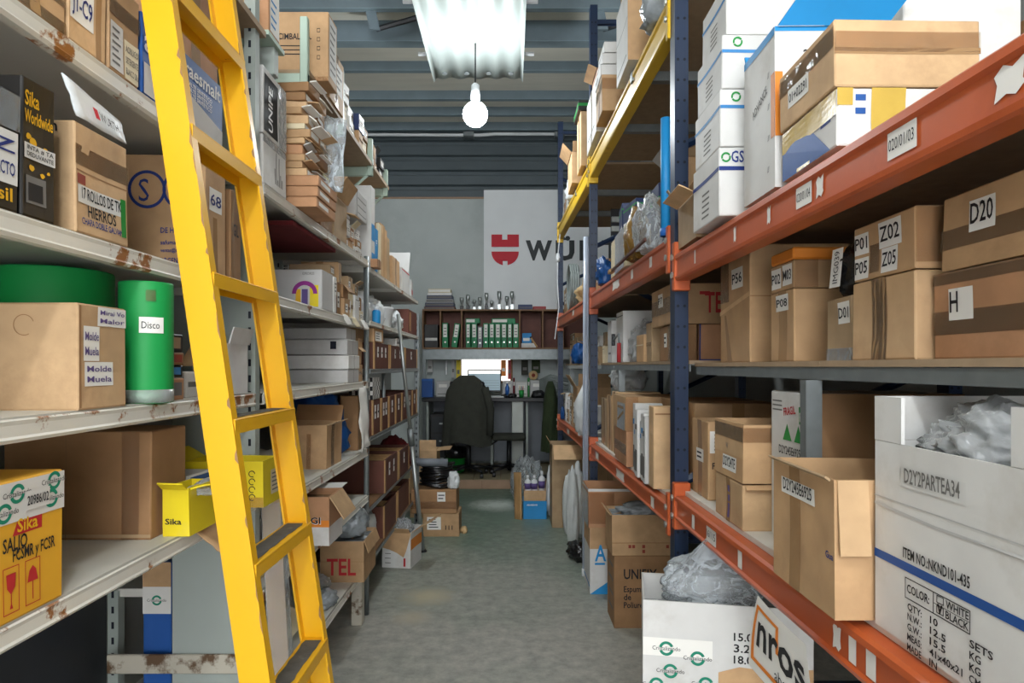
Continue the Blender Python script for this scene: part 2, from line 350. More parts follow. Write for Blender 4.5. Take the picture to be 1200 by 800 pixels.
# ------------------------------------------------------------------ cartons
class Carton:
    def __init__(s, name, label, cat, x0, x1, y0, y1, z0, z1, mat='card', group=None, rz=0.0, jit=0.003, bulge=0.003, open_top=False, wall=0.005, fill=0.55, fillmat='card_inner', innermat='card_inner', smallmode=False):
        x0, x1 = min(x0, x1), max(x0, x1); y0, y1 = min(y0, y1), max(y0, y1)
        s.side = 1 if (x0 + x1) / 2 < 0 else -1                       # +1: the aisle is on the +X side
        s.d = (x1 - x0, y1 - y0, z1 - z0)
        s.root = empty(name, ((x0 + x1) / 2, (y0 + y1) / 2, z0), rz)
        tag(s.root, label, cat, group)
        rnd = random.Random(hash((round(x0, 3), round(y0, 3), round(z0, 3))) & 0xffff)
        j = min(jit, 0.04 * min(s.d))
        s.j = {}
        for a in (0, 1):
            for b in (0, 1):
                for c in (0, 1):
                    s.j[(a, b, c)] = Vector((rnd.uniform(-j, 0) * (1 if a else -1), rnd.uniform(-j, 0) * (1 if b else -1), rnd.uniform(-j, 0) if c else 0))
        s.b = -min(bulge, 0.03 * min(s.d)) if not open_top else -min(bulge, 0.02 * min(s.d))
        s.open = open_top
        if open_top: s._open(mat, wall, fill, fillmat, innermat)
        else: s._closed(mat)
    def P(s, u, v, w):
        """unit cube -> local point, corners jittered, sides hollowed or bulged"""
        q = Vector(((u - .5) * s.d[0], (v - .5) * s.d[1], w * s.d[2]))
        for (a, b, c), o in s.j.items():
            q += o * ((u if a else 1-u) * (v if b else 1-v) * (w if c else 1-w))
        k = lambda t: 4 * t * (1 - t)
        q.x -= (2*u - 1) * s.b * -1 * k(v) * k(w) * 1.0
        q.y -= (2*v - 1) * s.b * -1 * k(u) * k(w) * 1.0
        if not s.open: q.z += s.b * w * k(u) * k(v)
        return q
    def _grid(s, n, inset):
        return [0, inset] + [i / n for i in range(1, n)] + [1 - inset, 1]
    def _closed(s, mat):
        e = [min(0.0035 / max(d, 1e-3), 0.12) for d in s.d]
        g = [[0, e[i], 0.35, 0.65, 1 - e[i], 1] for i in range(3)]
        n = 6; idx = {}; vs = []; fs = []
        def vert(i, j, k):
            key = (i, j, k)
            if key not in idx:
                t = [g[0][i], g[1][j], g[2][k]]; ext = [i in (0, 5), j in (0, 5), k in (0, 5)]
                if sum(ext) >= 2:
                    for a, q in enumerate((i, j, k)):
                        if ext[a]: t[a] = e[a] * 0.45 if q == 0 else 1 - e[a] * 0.45
                if k == 0: t[2] = 0
                idx[key] = len(vs); vs.append(s.P(*t))
            return idx[key]
        for a in range(5):
            for b in range(5):
                fs += [(vert(0,a,b), vert(0,a,b+1), vert(0,a+1,b+1), vert(0,a+1,b)), (vert(5,a,b), vert(5,a+1,b), vert(5,a+1,b+1), vert(5,a,b+1)),
                       (vert(a,0,b), vert(a+1,0,b), vert(a+1,0,b+1), vert(a,0,b+1)), (vert(a,5,b), vert(a,5,b+1), vert(a+1,5,b+1), vert(a+1,5,b)),
                       (vert(a,b,0), vert(a,b+1,0), vert(a+1,b+1,0), vert(a+1,b,0)), (vert(a,b,5), vert(a+1,b,5), vert(a+1,b+1,5), vert(a,b+1,5))]
        s.body = mesh('body', vs, fs, mat, s.root)
    def _open(s, mat, wall, fill, fillmat, innermat):
        tx, ty = wall / s.d[0], wall / s.d[1]; mb = MB(); n = 4
        ring = []
        for i in range(n): ring.append((i/n, 0))
        for i in range(n): ring.append((1, i/n))
        for i in range(n): ring.append((1 - i/n, 1))
        for i in range(n): ring.append((0, 1 - i/n))
        m = len(ring); L = [0, .33, .67, 1]
        outer = [[s.P(u, v, w) for (u, v) in ring] for w in L]
        inner = [[s.P(tx + u*(1-2*tx), ty + v*(1-2*ty), w) for (u, v) in ring] for w in (1, fill, max(fill - 0.02, 0.01))]
        rows = outer + inner
        vs = [p for r in rows for p in r]; fs = []
        for a in range(len(rows) - 1):
            for k in range(m):
                k2 = (k+1) % m; fs.append((a*m+k, a*m+k2, (a+1)*m+k2, (a+1)*m+k))
        fs.append(tuple(range(m-1, -1, -1)))
        fs.append(tuple((len(rows)-1)*m + k for k in range(m)))
        s.body = mesh('body', vs, fs, mat, s.root)
        # crumpled contents
        g = 7; cv = []; cf = []
        sd = random.random() * 50
        for a in range(g + 1):
            for b in range(g + 1):
                u, v = tx + a/g*(1-2*tx), ty + b/g*(1-2*ty)
                h = 0 if a in (0, g) or b in (0, g) else noise.noise((a*.7 + sd, b*.7, sd)) * 0.12
                q = s.P(u, v, min(max(fill + h + 0.012, 0.03), 0.98)); cv.append(q)
        for a in range(g):
            for b in range(g): cf.append((a*(g+1)+b, (a+1)*(g+1)+b, (a+1)*(g+1)+b+1, a*(g+1)+b+1))
        s.contents = mesh('contents', cv, cf, fillmat, s.root)
    # ---- faces: 'a' aisle, 'n' towards the entrance, 't' top ; u to the reader's right, v up, in fractions
    def S(s, face, u, v, off=0.001):
        if face == 'n': q = s.P(u, 0, v); q.y -= off
        elif face == 't': q = s.P(u, v, 1); q.z += off
        elif s.side == 1: q = s.P(1, u, v); q.x += off
        else: q = s.P(0, 1 - u, v); q.x -= off
        return q
    def size(s, face): return {'n': (s.d[0], s.d[2]), 't': (s.d[0], s.d[1])}.get(face, (s.d[1], s.d[2]))
    def patch(s, face, pts, mat, name='label_sheet', off=0.001, label=None):
        """flat print or sheet; pts: rectangle (u0,v0,u1,v1) or polygon [(u,v)...]"""
        if len(pts) == 4 and not isinstance(pts[0], (tuple, list)):
            u0, v0, u1, v1 = pts; n = 4
            vs = [s.S(face, u0 + (u1-u0)*i/n, v0 + (v1-v0)*j/n, off) for j in range(n+1) for i in range(n+1)]
            fs = [(j*(n+1)+i, j*(n+1)+i+1, (j+1)*(n+1)+i+1, (j+1)*(n+1)+i) for j in range(n) for i in range(n)]
        else:
            vs = [s.S(face, u, v, off) for (u, v) in pts]; fs = [tuple(range(len(vs)))]
        o = mesh(name, vs, fs, mat, s.root)
        if label: o['label'] = label
        return o
    def sheet(s, face, u0, v0, u1, v1, text=None, ink='ink', mat='paper', th=0.6, off=0.0016, lines=None):
        s.patch(face, (u0, v0, u1, v1), mat, 'label_sheet', off)
        W, Hh = s.size(face)
        if text:
            rows = text.split('\n'); n = len(rows); rh = (v1 - v0) * 0.86 / n
            for i, r in enumerate(rows):
                vb = v1 - (v1-v0)*0.07 - rh * (i + 1) + rh * 0.22
                wmax = (u1-u0) * 0.86 * W
                s.text(face, r, u0 + (u1-u0)*0.07, vb, rh * Hh * th * 1.35, ink, wmax if len(r) > 1 else wmax * 0.4, off + 0.0012, bold=0.012)
        if lines:
            for i in range(lines):
                v = v1 - (v1-v0) * (i + 1) / (lines + 1)
                s.patch(face, (u0 + (u1-u0)*.12, v - (v1-v0)*.07/lines*2, u0 + (u1-u0)*random.uniform(.6, .9), v + (v1-v0)*.07/lines*2), ink, 'printed_line', off + 0.0008)
    def text(s, face, string, u, v, size, mat='ink', width=None, off=0.0018, rot=0, bold=0.018):
        W, Hh = s.size(face)
        fn = lambda a, b: s.S(face, a / W, b / Hh, off)
        return lettering(s.root, string, fn, size, size, u * W, v * Hh, mat, width, rot=rot, bold=bold)
    def tape(s, face, u0, v0, u1, v1, mat='tape', off=0.0009): return s.patch(face, (u0, v0, u1, v1), mat, 'tape', off)
    def seal(s, mat='tape', w=0.05, faces=('a', 't')):
        """packing tape along the middle seam"""
        if 'a' in faces:
            f = min(0.5, w / s.d[1] / 2); s.tape('a', .5 - f, 0.0, .5 + f, 1.0, mat)
        if 't' in faces and not s.open:
            f = min(0.3, w / s.d[1] / 2); s.tape('t', 0, .5 - f, 1, .5 + f, mat)
            s.patch('t', (0, .497, 1, .503), 'card_inner', 'flap_seam', 0.0015)
        if 'n' in faces:
            f = min(0.5, w / s.d[0] / 2); s.tape('n', .5 - f, 0, .5 + f, 1, mat)
        return s
    def flap(s, edge, length, ang, mat='card', t=0.004, skew=0.0, u0=0.02, u1=0.98):
        """top flap; edge a/n/f(far)/w(wall side); ang: 0 level outwards, 90 upright, -80 hanging"""
        ends = {'n': ((u0, 0), (u1, 0)), 'f': ((u1, 1), (u0, 1))}
        ai = ((1, u0), (1, u1)); wi = ((0, u1), (0, u0))
        ends['a'] = ai if s.side == 1 else wi
        ends['w'] = wi if s.side == 1 else ai
        (a0, b0), (a1, b1) = ends[edge]
        p0, p1 = s.P(a0, b0, 1), s.P(a1, b1, 1)
        out = {'n': Vector((0, -1, 0)), 'f': Vector((0, 1, 0)), 'a': Vector((s.side, 0, 0)), 'w': Vector((-s.side, 0, 0))}[edge]
        r = math.radians(ang); vec = (out * math.cos(r) + Vector((0, 0, 1)) * math.sin(r)) * length
        sk = (p1 - p0).normalized() * skew
        p0 = p0 + out * 0.003; p1 = p1 + out * 0.003
        nr = (p1 - p0).cross(vec).normalized() * t
        pts = []
        K = 3
        for i in range(K + 1):
            f = i / K; sag = Vector((0, 0, -0.12 * length * f * f * max(0, math.cos(r))))
            pts.append((p0 + vec * f + sk * f + sag, p1 + vec * f + sk * f + sag))
        vs = [q for a in pts for q in a] + [q + nr for a in pts for q in a]; n = 2 * (K + 1); fs = []
        for i in range(K):
            fs += [(2*i, 2*i+1, 2*i+3, 2*i+2), (n+2*i, n+2*i+2, n+2*i+3, n+2*i+1), (2*i, 2*i+2, n+2*i+2, n+2*i), (2*i+1, n+2*i+1, n+2*i+3, 2*i+3)]
        fs += [(0, n, n+1, 1), (2*K, 2*K+1, n+2*K+1, n+2*K)]
        return mesh('flap', vs, fs, mat, s.root)
def LB(name, label, pn, pf, z0, ytop, depth, mat='card', X=0.8, cat='box', **k):
    """carton on the white shelving: near/far pixel of its aisle face, top pixel at its near corner"""
    y0, y1 = ly(pn, X), ly(pf, X)
    return Carton(name, label, cat, -X - depth, -X, y0, y1, z0, zz(ytop, y0), mat, **k)
def RB(name, label, pf, pn, z0, ytop, depth, mat='card', X=0.62, cat='box', **k):
    y0, y1 = ry(pn, X), ry(pf, X)
    return Carton(name, label, cat, X, X + depth, y0, y1, z0, zz(ytop, y0), mat, **k)
def FB(name, label, pf, pn, z0, ytop, depth, mat='card', d=0.0, cat='box', **k):
    """carton in the far bays of the rack"""
    y0, y1 = yr(pn, d), yr(pf, d); X = xr(y0, d)
    return Carton(name, label, cat, X, X + depth, y0, y1, z0, zz(ytop, y0), mat, **k)

# ------------------------------------------------------------------ soft things
def blob(name, c, r, mat, seed=0, amp=0.25, fq=3.0, flatb=0.35, sub=4, parent=None, knot=0.0):
    """crumpled bag: c is the centre of its base"""
    bm = bmesh.new(); bmesh.ops.create_icosphere(bm, subdivisions=sub, radius=1)
    for v in bm.verts:
        p = v.co.copy()
        sv = Vector((seed * 7.3, seed * 3.1, seed))
        k = 1 + amp * noise.fractal(p * fq * 0.5 + sv, 0.7, 2.0, 3)
        k += amp * 0.9 * ((1 - abs(noise.noise(p * fq * 0.9 + sv * 2))) ** 3 - 0.5) + amp * 0.5 * ((1 - abs(noise.noise(p * fq * 2.3 + sv))) ** 3 - 0.5)
        p = p * k
        if knot and p.z > 0.45: 
            t = min(1, (p.z - .45) / .5); p.x *= 1 - t * 0.85; p.y *= 1 - t * 0.85; p.z += knot * t
        p.z = max(p.z, -1 + flatb)
        v.co = Vector((p.x * r[0], p.y * r[1], (p.z + 1 - flatb) * r[2]))
    if flatb > 0:
        mz = min(v.co.z for v in bm.verts)
        for v in bm.verts: v.co.z -= mz
    bm.verts.index_update()
    vs = [v.co + Vector(c) for v in bm.verts] if parent is not None else [v.co.copy() for v in bm.verts]
    fs = [[v.index for v in f.verts] for f in bm.faces]; bm.free()
    o = mesh(name, vs, fs, mat, parent, smooth=True)
    if parent is None: o.location = c
    return o
def bag(name, label, c, r, mat, seed=0, cat='bag', group=None, **k):
    o = blob(name, c, r, mat, seed, **k)
    return tag(o, label, cat, group)
def ragged_sheet(name, pts, mat, t=0.0012, parent=None, nu=6, nv=6, amp=0.006, seed=0):
    """sheet over four 3D corners (bilinear) with gentle crumple and thickness"""
    a, b, c, d = [Vector(p) for p in pts]; vs = []
    nr = (b - a).cross(d - a).normalized()
    for j in range(nv + 1):
        for i in range(nu + 1):
            u, v = i/nu, j/nv
            q = a*(1-u)*(1-v) + b*u*(1-v) + c*u*v + d*(1-u)*v
            vs.append(q + nr * amp * noise.noise((u*3 + seed, v*3, seed)))
    n = len(vs); vs += [q - nr * t for q in vs]; fs = []
    ix = lambda i, j: j*(nu+1) + i
    for j in range(nv):
        for i in range(nu):
            fs += [(ix(i,j), ix(i+1,j), ix(i+1,j+1), ix(i,j+1)), (n+ix(i,j), n+ix(i,j+1), n+ix(i+1,j+1), n+ix(i+1,j))]
    for i in range(nu): fs += [(ix(i,0), n+ix(i,0), n+ix(i+1,0), ix(i+1,0)), (ix(i,nv), ix(i+1,nv), n+ix(i+1,nv), n+ix(i,nv))]
    for j in range(nv): fs += [(ix(0,j), ix(0,j+1), n+ix(0,j+1), n+ix(0,j)), (ix(nu,j), n+ix(nu,j), n+ix(nu,j+1), ix(nu,j+1))]
    return mesh(name, vs, fs, mat, parent, smooth=True)
def roundel(parent, fn, cu, cv, r, w, mat, name='emblem', a0=0, a1=360, n=24):
    """ring arc printed over a surface; fn(u,v) metres"""
    vs = []; fs = []
    for i in range(n + 1):
        a = math.radians(a0 + (a1 - a0) * i / n)
        vs += [fn(cu + r*math.cos(a), cv + r*math.sin(a)), fn(cu + (r-w)*math.cos(a), cv + (r-w)*math.sin(a))]
    for i in range(n): fs.append((2*i, 2*i+2, 2*i+3, 2*i+1))
    return mesh(name, vs, fs, mat, parent)

# ================================================================== the building
def struct(name, mb, mat, label, parent=None):
    o = mb.build(name, mat, parent)
    if parent is None: tag(o, label, 'building', kind='structure')
    return o
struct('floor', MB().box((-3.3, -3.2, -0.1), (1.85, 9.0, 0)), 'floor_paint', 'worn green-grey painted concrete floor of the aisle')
struct('wall_outer', MB().box((-3.3, -3.2, 0), (-3.2, 9.0, 4.62)), 'wall_plain', 'outer grey wall beyond the partition behind the white shelving')
struct('wall_left', MB().box((-1.46, -3.2, 0), (-1.36, 7.4, 2.5)), 'wall_plain', 'grey plastered wall behind the white metal shelving')
struct('wall_right', MB().box((1.75, -3.2, 0), (1.85, 9.0, 4.62)), 'wall_plain', 'grey plastered wall behind the orange and blue pallet rack')
WB = 8.70; WT = zz(232, WB)
struct('wall_back', MB().box((-3.2, WB, 0), (1.75, WB + 0.15, WT)), 'wall_paint', 'grey painted rough wall behind the office desk')
# ribbed metal cladding above the wall
mb = MB(); prof = []
p = WT - 0.01; top = 4.6
while p < top - 0.02:
    prof += [(0.00, p), (0.00, p + 0.12), (0.05, p + 0.14), (0.05, min(p + 0.185, top)), (0.0, min(p + 0.20, top))]; p += 0.20
pts = []
for (d, z) in prof: pts.append((WB + 0.03 + d, z))
vs = []; fs = []
for (y, z) in pts: vs += [(-3.2, y, z), (1.75, y, z)]
for i in range(len(pts) - 1): fs.append((2*i, 2*i+1, 2*i+3, 2*i+2))
o = mesh('wall_cladding', vs, fs, 'cladding'); tag(o, 'dark ribbed metal cladding above the back wall', 'building', kind='structure')
mesh('coping', *[(lambda m: (m.v, m.f))(MB().box((-3.2, WB - 0.02, WT - 0.012), (1.75, WB + 0.14, WT + 0.01)))][0], 'brick_edge', o)
# ceiling with purlins
CZ = H + 3.2
ceil = struct('ceiling', MB().box((-3.3, -3.2, CZ), (1.85, 9.0, CZ + 0.08)), 'roof_sheet', 'pale roof sheets over grey steel purlins')
for Y in (8.5, 8.0, 7.53, 6.8, 6.0, 5.62, 4.9, 4.2, 3.5, 2.8, 2.0, 1.2, 0.4, -0.6, -1.6, -2.6):
    big = Y in (6.0,)
    d = 0.19 if big else 0.095
    pr = MB().box((-3.2, Y, CZ - d), (1.75, Y + 0.012, CZ)).build('purlin', 'purlin_steel', ceil)
    MB().box((-3.2, Y - 0.004, CZ - d - 0.006), (1.75, Y + (0.12 if big else 0.06), CZ - d)).build('flange', 'purlin_flange', pr)
for px in (434, 700):
    X = xx(px, 5.7)
    MB().prism([(X - .05, 5.66, CZ - .02), (X + .04, 5.66, CZ - .02), (X + .09, 5.66, CZ - .26), (X, 5.66, CZ - .26)], (0, .03, 0)).build('cleat', 'purlin_steel', ceil)
    MB().tube([(X + .05, 5.7, CZ - .24), (X + .75, 5.7, CZ - .04)], .022, 6).build('diagonal_brace', 'dark_metal', ceil)
struct('trim_1', MB().box((-3.2, -3.2, CZ - .34), (1.75, -3.05, CZ)), 'purlin_steel', 'grey steel lintel over the open entrance')

# white electrical conduit under the cladding
Y = 8.55; Z = zz(157, Y)
t = empty('electrical_conduit', (0, Y, Z)); tag(t, 'white electrical conduit pipe running across below the ribbed cladding', 'pipe')
MB().tube([(-3.2, 0, 0), (-0.4, 0, -.015), (-.2, 0, 0), (1.7, 0, 0)], .022, 8).build('pipe', 'plastic_white', t, True)
for X in (-.55, .65): MB().box((X - .07, -.03, -.035), (X + .07, .12, .03), .006).build('clamp', 'galvanised', t)

# ------------------------------------------------------------------ lamps
def hanging_bulb(X, Y, zb, ztop, label, vis=True):
    t = empty('hanging_bulb', (X, Y, zb)); tag(t, label, 'lamp', 'bare bulbs on cords')
    MB().tube([(0, 0, .20), (0, 0, ztop - zb)], .006, 6).build('cord', 'plastic_black', t)
    MB().lathe([(.012, .23), (.03, .215), (.034, .13), (.03, .10), (.026, .095)], n=16).build('lamp_holder', 'plastic_white', t, True)
    r = .092; pr = [(.024, .10), (.03, .085)] + [(r * math.sin(a), r * math.cos(a)) for a in [math.radians(25 + k * 15.4) for k in range(10)]] + [(.004, -r)]
    g = MB().lathe(pr, n=20).build('bulb', 'bulb_glow', t, True)
    return t
SZ = H + 2.40
hanging_bulb(xx(557, 4.81), 4.81, zz(134, 4.81), SZ + .01, 'glowing bare bulb hanging on a cord through the white reflector sheet')
hanging_bulb(-.05, -0.35, 3.35, CZ - .13, 'added out-of-view bulb on a cord between the white shelving and the orange rack')  # this bulb and the next are unseen, added to brighten the near aisle
hanging_bulb(-.05, -2.3, 3.35, CZ - .13, 'added out-of-view bulb on a cord just inside the open entrance')

t = empty('reflector_sheet', (xx(556, 4.81), 4.3, SZ)); tag(t, 'suspended white ribbed plastic sheet above the lit bulb', 'ceiling panel')
x0, x1, y0, y1 = -.37, .37, -1.0, 1.11
vs = []; fs = []; n = 30
for i in range(n + 1):
    x = x0 + (x1 - x0) * i / n; z = .008 * math.cos(2 * math.pi * i / 6)
    if i in (0, n): z = -.035
    for y in (y0, y1): vs += [(x, y, z), (x, y, z + .003)]
for i in range(n):
    a = 4 * i; b = 4 * (i + 1)
    fs += [(a, a+2, b+2, b), (a+1, b+1, b+3, a+3), (a, b, b+1, a+1), (a+2, a+3, b+3, b+2)]
mesh('sheet', vs, fs, 'mint_sheet', t, True)
for yy in (-.66, .02, .75): MB().tube([(x0 - .08, yy, .03), (x1 + .08, yy, .03)], .016, 8).build('cross_tube', 'plastic_white', t, True)
for yy in (-.66, .75):
    for x in (x0 + .05, x1 - .05): MB().tube([(x, yy, .03), (x, yy, CZ - SZ)], .004, 5).build('hanger_rod', 'galvanised', t)
for i in range(4):
    x = -.27 + .18 * i
    MB().lathe([(.022, -.012), (.022, -.004), (.01, 0)], c=(x, 1.0, 0), n=10).build('bolt_cap', 'galvanised', t)

# ================================================================== white metal shelving (three units)
LX, LD = -0.80, 0.50
ZA, ZB, ZC, ZD = H + .596, H + .249, H - .082, H - .41
ZA2, ZB2, ZC2, ZD2, ZE2, ZF2 = ZA, H + .245, H - .082, H - .46, H - .72, H - 1.10
ZA3, ZB3, ZC3, ZD3, ZE3, ZF3 = H + .565, H + .262, H - .015, H - .40, H - .80, H - 1.10
ZG = H + 1.18
def tray(parent, y0, y1, z, lip=.042, mat='shelf_paint', lipmat='lip_paint', x0=LX - LD, x1=LX):
    s = MB().box((x0, y0, z - .006), (x1 - .004, y1, z)).build('shelf', mat, parent)
    pr = [(x1 - .004, y0, z - .012), (x1 + .001, y0, z - .003), (x1 + .004, y0, z - .006), (x1 + .002, y0, z - .013), (x1 + .002, y0, z - lip * .75), (x1 + .005, y0, z - lip * .85), (x1, y0, z - lip), (x1 - .018, y0, z - lip), (x1 - .018, y0, z - lip + .003), (x1 - .004, y0, z - lip + .003)]
    MB().prism(pr, (0, y1 - y0, 0)).build('front_lip', lipmat, s)
    for yy in (y0 + .01, (y0 + y1) / 2, y1 - .03): MB().box((x0, yy, z - .03), (x1 - .02, yy + .02, z - .0061)).build('stiffener', mat, s)
    return s
def post(parent, x, y, z0, z1, w=.035, mat='galvanised', name='upright'):
    p = MB().prism([(x, y, z0), (x, y + w, z0), (x - .004, y + w, z0), (x - .004, y + .004, z0), (x - w, y + .004, z0), (x - w, y, z0)], (0, 0, z1 - z0)).build(name, mat, parent)
    mb = MB(); z = z0 + .05
    while z < z1 - .03:
        mb.box((x - w * .62, y - .0006, z), (x - w * .38, y + .0002, z + .022)); z += .05
    mb.build('slots', 'hole_dark', p)['kind'] = 'stuff'
    return p
u1 = empty('shelving_unit', (0, 0, 0)); tag(u1, 'white metal shelving unit the yellow ladder leans on', 'shelving')
for z in (ZA, ZB, ZC, ZD): tray(u1, -.25, 2.03, z)
MB().box((-1.3, -.25, H + 1.06), (LX + .01, ly(308), H + 1.08)).build('top_board', 'chipboard', u1)
for (x, y) in ((-.81, -.28), (-1.26, -.28), (-1.26, 1.16)): post(u1, x, y, 0, H + 1.2, mat='dark_metal' if y > 0 else 'panel_grey')
MB().box((-1.06, 2.034, .30), (-.835, 2.046, H + .95)).build('side_panel', 'panel_grey', u1)
MB().box((-1.26, 2.022, .44), (-.84, 2.033, .50), .003).build('bottom_rail', 'rust_white', u1)
post(u1, -.80, 2.034, 0, H + 1.2, mat='panel_grey')
for z in (ZB - .03, ZC - .03, ZD - .03):
    MB().lathe([(.011, -.006), (.011, 0), (.006, .002)], c=(-.818, 2.028, z), n=8, axis='y').build('bolt', 'bolt_zinc', u1)
MB().box((-1.31, -.25, 0), (-1.302, 2.09, ZD - .03)).build('shade_panel', 'dark_metal', u1)  # dark sheet added to imitate shade at the bottom of the unit
u2 = empty('shelving_unit', (0, 0, 0)); tag(u2, 'white metal shelving unit with stacked long white cartons and a mint-green top frame', 'shelving')
for z in (ZA2, ZB2, ZC2, ZD2, ZE2, ZF2): tray(u2, 2.10, 3.64, z)
for z in (ZA2, ZC2): pass
for (x, y) in ((-1.27, 2.1), (-1.27, 3.6)): post(u2, x, y, 0, H + 1.9, mat='panel_grey')
MB().tube([(-.812, 3.66, 0), (-.812, 3.66, H + .62)], .015, 8).build('upright', 'galvanised', u2, True)
for y in (2.12, 3.5): MB().box((-.86, y, 0), (-.80, y + .06, ZF2 - .045), .004).build('foot', 'rust_white', u2)
# mint-green frame and boards on top
for y, hgt in ((2.56, .2), (3.10, .24), (3.76, .14), (4.22, .1)):
    g = MB().box((-1.25, y, ZG - .075), (LX, y + .03, ZG - .022), .003).build('cross_bar', 'mint_steel', u2)
    MB().box((LX - .03, y - .005, ZG - .075), (LX, y + .025, ZG + hgt), .003).build('frame_post', 'mint_steel', u2)
    MB().tube([(-.82, y + .012, ZG - .06), (-1.0, y + .012, ZG - .22)], .009, 6).build('strut', 'mint_steel', u2)
for (a, b) in ((2.58, 3.10), (3.13, 3.78), (3.80, 4.28)): MB().box((-1.28, a, ZG - .02), (LX, b - .004, ZG)).build('top_board', 'chipboard', u2)
u3 = empty('shelving_unit', (0, 0, 0)); tag(u3, 'steel shelving unit holding rows of dark red wooden bins', 'shelving')
for z, m in ((ZA3, 'shelf_paint'), (ZB3, 'shelf_paint'), (ZC3, 'galvanised'), (ZD3, 'wood_shelf'), (ZE3, 'wood_shelf'), (ZF3, 'wood_shelf')):
    tray(u3, 3.69, 5.62, z, .03, m, 'galvanised' if z < ZB3 else 'lip_paint')
for (x, y) in ((-.795, 5.63), (-1.27, 3.7), (-1.27, 5.63)): post(u3, x, y, 0, H + .45 if x > -1 else H + .7, .04)
MB().tube([(-.83, 4.25, ZD3), (-.83, 4.25, ZC3 - .03)], .012, 8).build('prop_tube', 'galvanised', u3, True)

# ================================================================== pallet rack
rack = empty('pallet_rack', (0, 0, 0)); tag(rack, 'tall pallet rack with dark blue uprights, orange and yellow beams', 'rack')
P = [(.64, -.45), (.60, 2.40), (.54, 4.41), (.477, 6.50)]
RTOP = H + 2.44; RDEP = 1.05
def rpost(x, y, front=True):
    w = .066; z1 = RTOP
    p = MB().prism([(x, y - w/2, 0), (x, y + w/2, 0), (x + .05, y + w/2, 0), (x + .05, y + w/2 - .012, 0), (x + .006, y + w/2 - .006, 0), (x + .006, y - w/2 + .006, 0), (x + .05, y - w/2 + .012, 0), (x + .05, y - w/2, 0)], (0, 0, z1)).build('upright', 'rack_blue', rack)
    mb = MB(); z = .12
    while z < z1 - .05:
        for dx in (.012, .036): mb.lathe([(.0055, -.0006), (.0055, .0004)], c=(x + dx, y - w/2, z), n=8, axis='y')
        z += .075
    mb.build('perforations', 'hole_dark', p)['kind'] = 'stuff'
    MB().box((x - .03, y - .06, 0), (x + .08, y + .06, .006)).build('foot_plate', 'rack_blue', p)
for (x, y) in P:
    rpost(x, y); rpost(x + RDEP - .05, y, False)
    z = .35
    k = 0
    while z < RTOP - .5:
        MB().tube([(x + .03, y, z + (0 if k % 2 else .45)), (x + RDEP - .04, y, z + (.45 if k % 2 else 0))], .017, 6).build('diagonal_brace', 'rack_blue', rack)
        z += .62; k += 1
    for z in (.2, RTOP - .12): MB().box((x + .04, y - .015, z), (x + RDEP - .04, y + .015, z + .03)).build('cross_brace', 'rack_blue', rack)
def beam(i, ztop, hgt, mat, rear=True):
    (xa, ya), (xb, yb) = P[i], P[i + 1]
    a = Vector((xa, ya + .034, ztop)); b = Vector((xb, yb - .034, ztop))
    def prof(p, s=1):
        t = .045
        return [p + Vector((0, 0, -hgt)), p + Vector((-.006, 0, -hgt + .004)), p + Vector((-.008, 0, -hgt * .86)), p + Vector((0, 0, -hgt * .82)), p + Vector((0, 0, -hgt * .26)), p + Vector((-.008, 0, -hgt * .2)), p + Vector((-.007, 0, -.006)), p, p + Vector((t, 0, 0)), p + Vector((t, 0, -hgt))]
    A = prof(a); B = prof(b); n = len(A)
    vs = A + B; fs = [tuple(range(n)), tuple(range(2*n-1, n-1, -1))]
    for k in range(n): k2 = (k+1) % n; fs.append((k2, k, k + n, k2 + n))
    bm_ = mesh('beam', vs, fs, mat, rack)
    for e, sgn in ((a, 1), (b, -1)):
        MB().box((e.x - .010, e.y - .004 * sgn, e.z - hgt - .035), (e.x + .05, e.y + .03 * sgn, e.z + .045), .003).build('end_bracket', mat, bm_)
        for dz in (-.01, -.075): MB().lathe([(.012, -.006), (.012, .0), (.006, .003)], c=(e.x - .012, e.y + .015 * sgn, e.z + dz), n=8, axis='x').build('bolt', 'bolt_zinc', bm_)
    if rear:
        MB().box((xa + RDEP - .05, ya + .034, ztop - hgt), (xb + RDEP - .01, yb - .034, ztop)).build('rear_beam', mat, rack)
    return bm_, a, b
def deck(i, z, mat='chipboard', back=.95, x_off=0.03, thick=.015, nb=3):
    (xa, ya), (xb, yb) = P[i], P[i + 1]
    n = nb
    for k in range(n):
        f0, f1 = k / n, (k + 1) / n
        ya_, yb_ = ya + .036 + (yb - ya - .072) * f0, ya + .036 + (yb - ya - .072) * f1 - .003
        xa_, xb_ = xa + (xb - xa) * f0 + x_off, xa + (xb - xa) * f1 + x_off
        MB().prism([(xa_, ya_, z - thick), (xb_, yb_, z - thick), (xb_ + back, yb_, z - thick), (xa_ + back, ya_, z - thick)], (0, 0, thick)).build('deck_board', mat, rack)
R1u, R1m, R1l = H + .420, H + .012, H - .450
R2u, R2m, R2l, R2y = H + .50, H + .022, H - .505, H + 1.40
b_up1 = beam(0, R1u - .016, .096, 'rack_orange'); deck(0, R1u)
b_lo1 = beam(0, R1l - .016, .088, 'rack_orange'); deck(0, R1l, 'deck_white')
beams2 = []
for i in (1, 2):
    beams2.append(beam(i, R2u - .016, .10, 'rack_orange')); deck(i, R2u)
    beams2.append(beam(i, R2l - .016, .08, 'rack_orange')); deck(i, R2l, 'deck_white')
    beam(i, R2y - .016, .12, 'rack_yellow'); deck(i, R2y, 'chipboard')
    (xa, ya), (xb, yb) = P[i], P[i+1]
    for f in (.33, .66):
        y = ya + (yb - ya) * f; MB().box((xa - .03, y - .02, R2y - .06), (xa + RDEP, y + .02, R2y - .016)).build('deck_support', 'galvanised', rack)
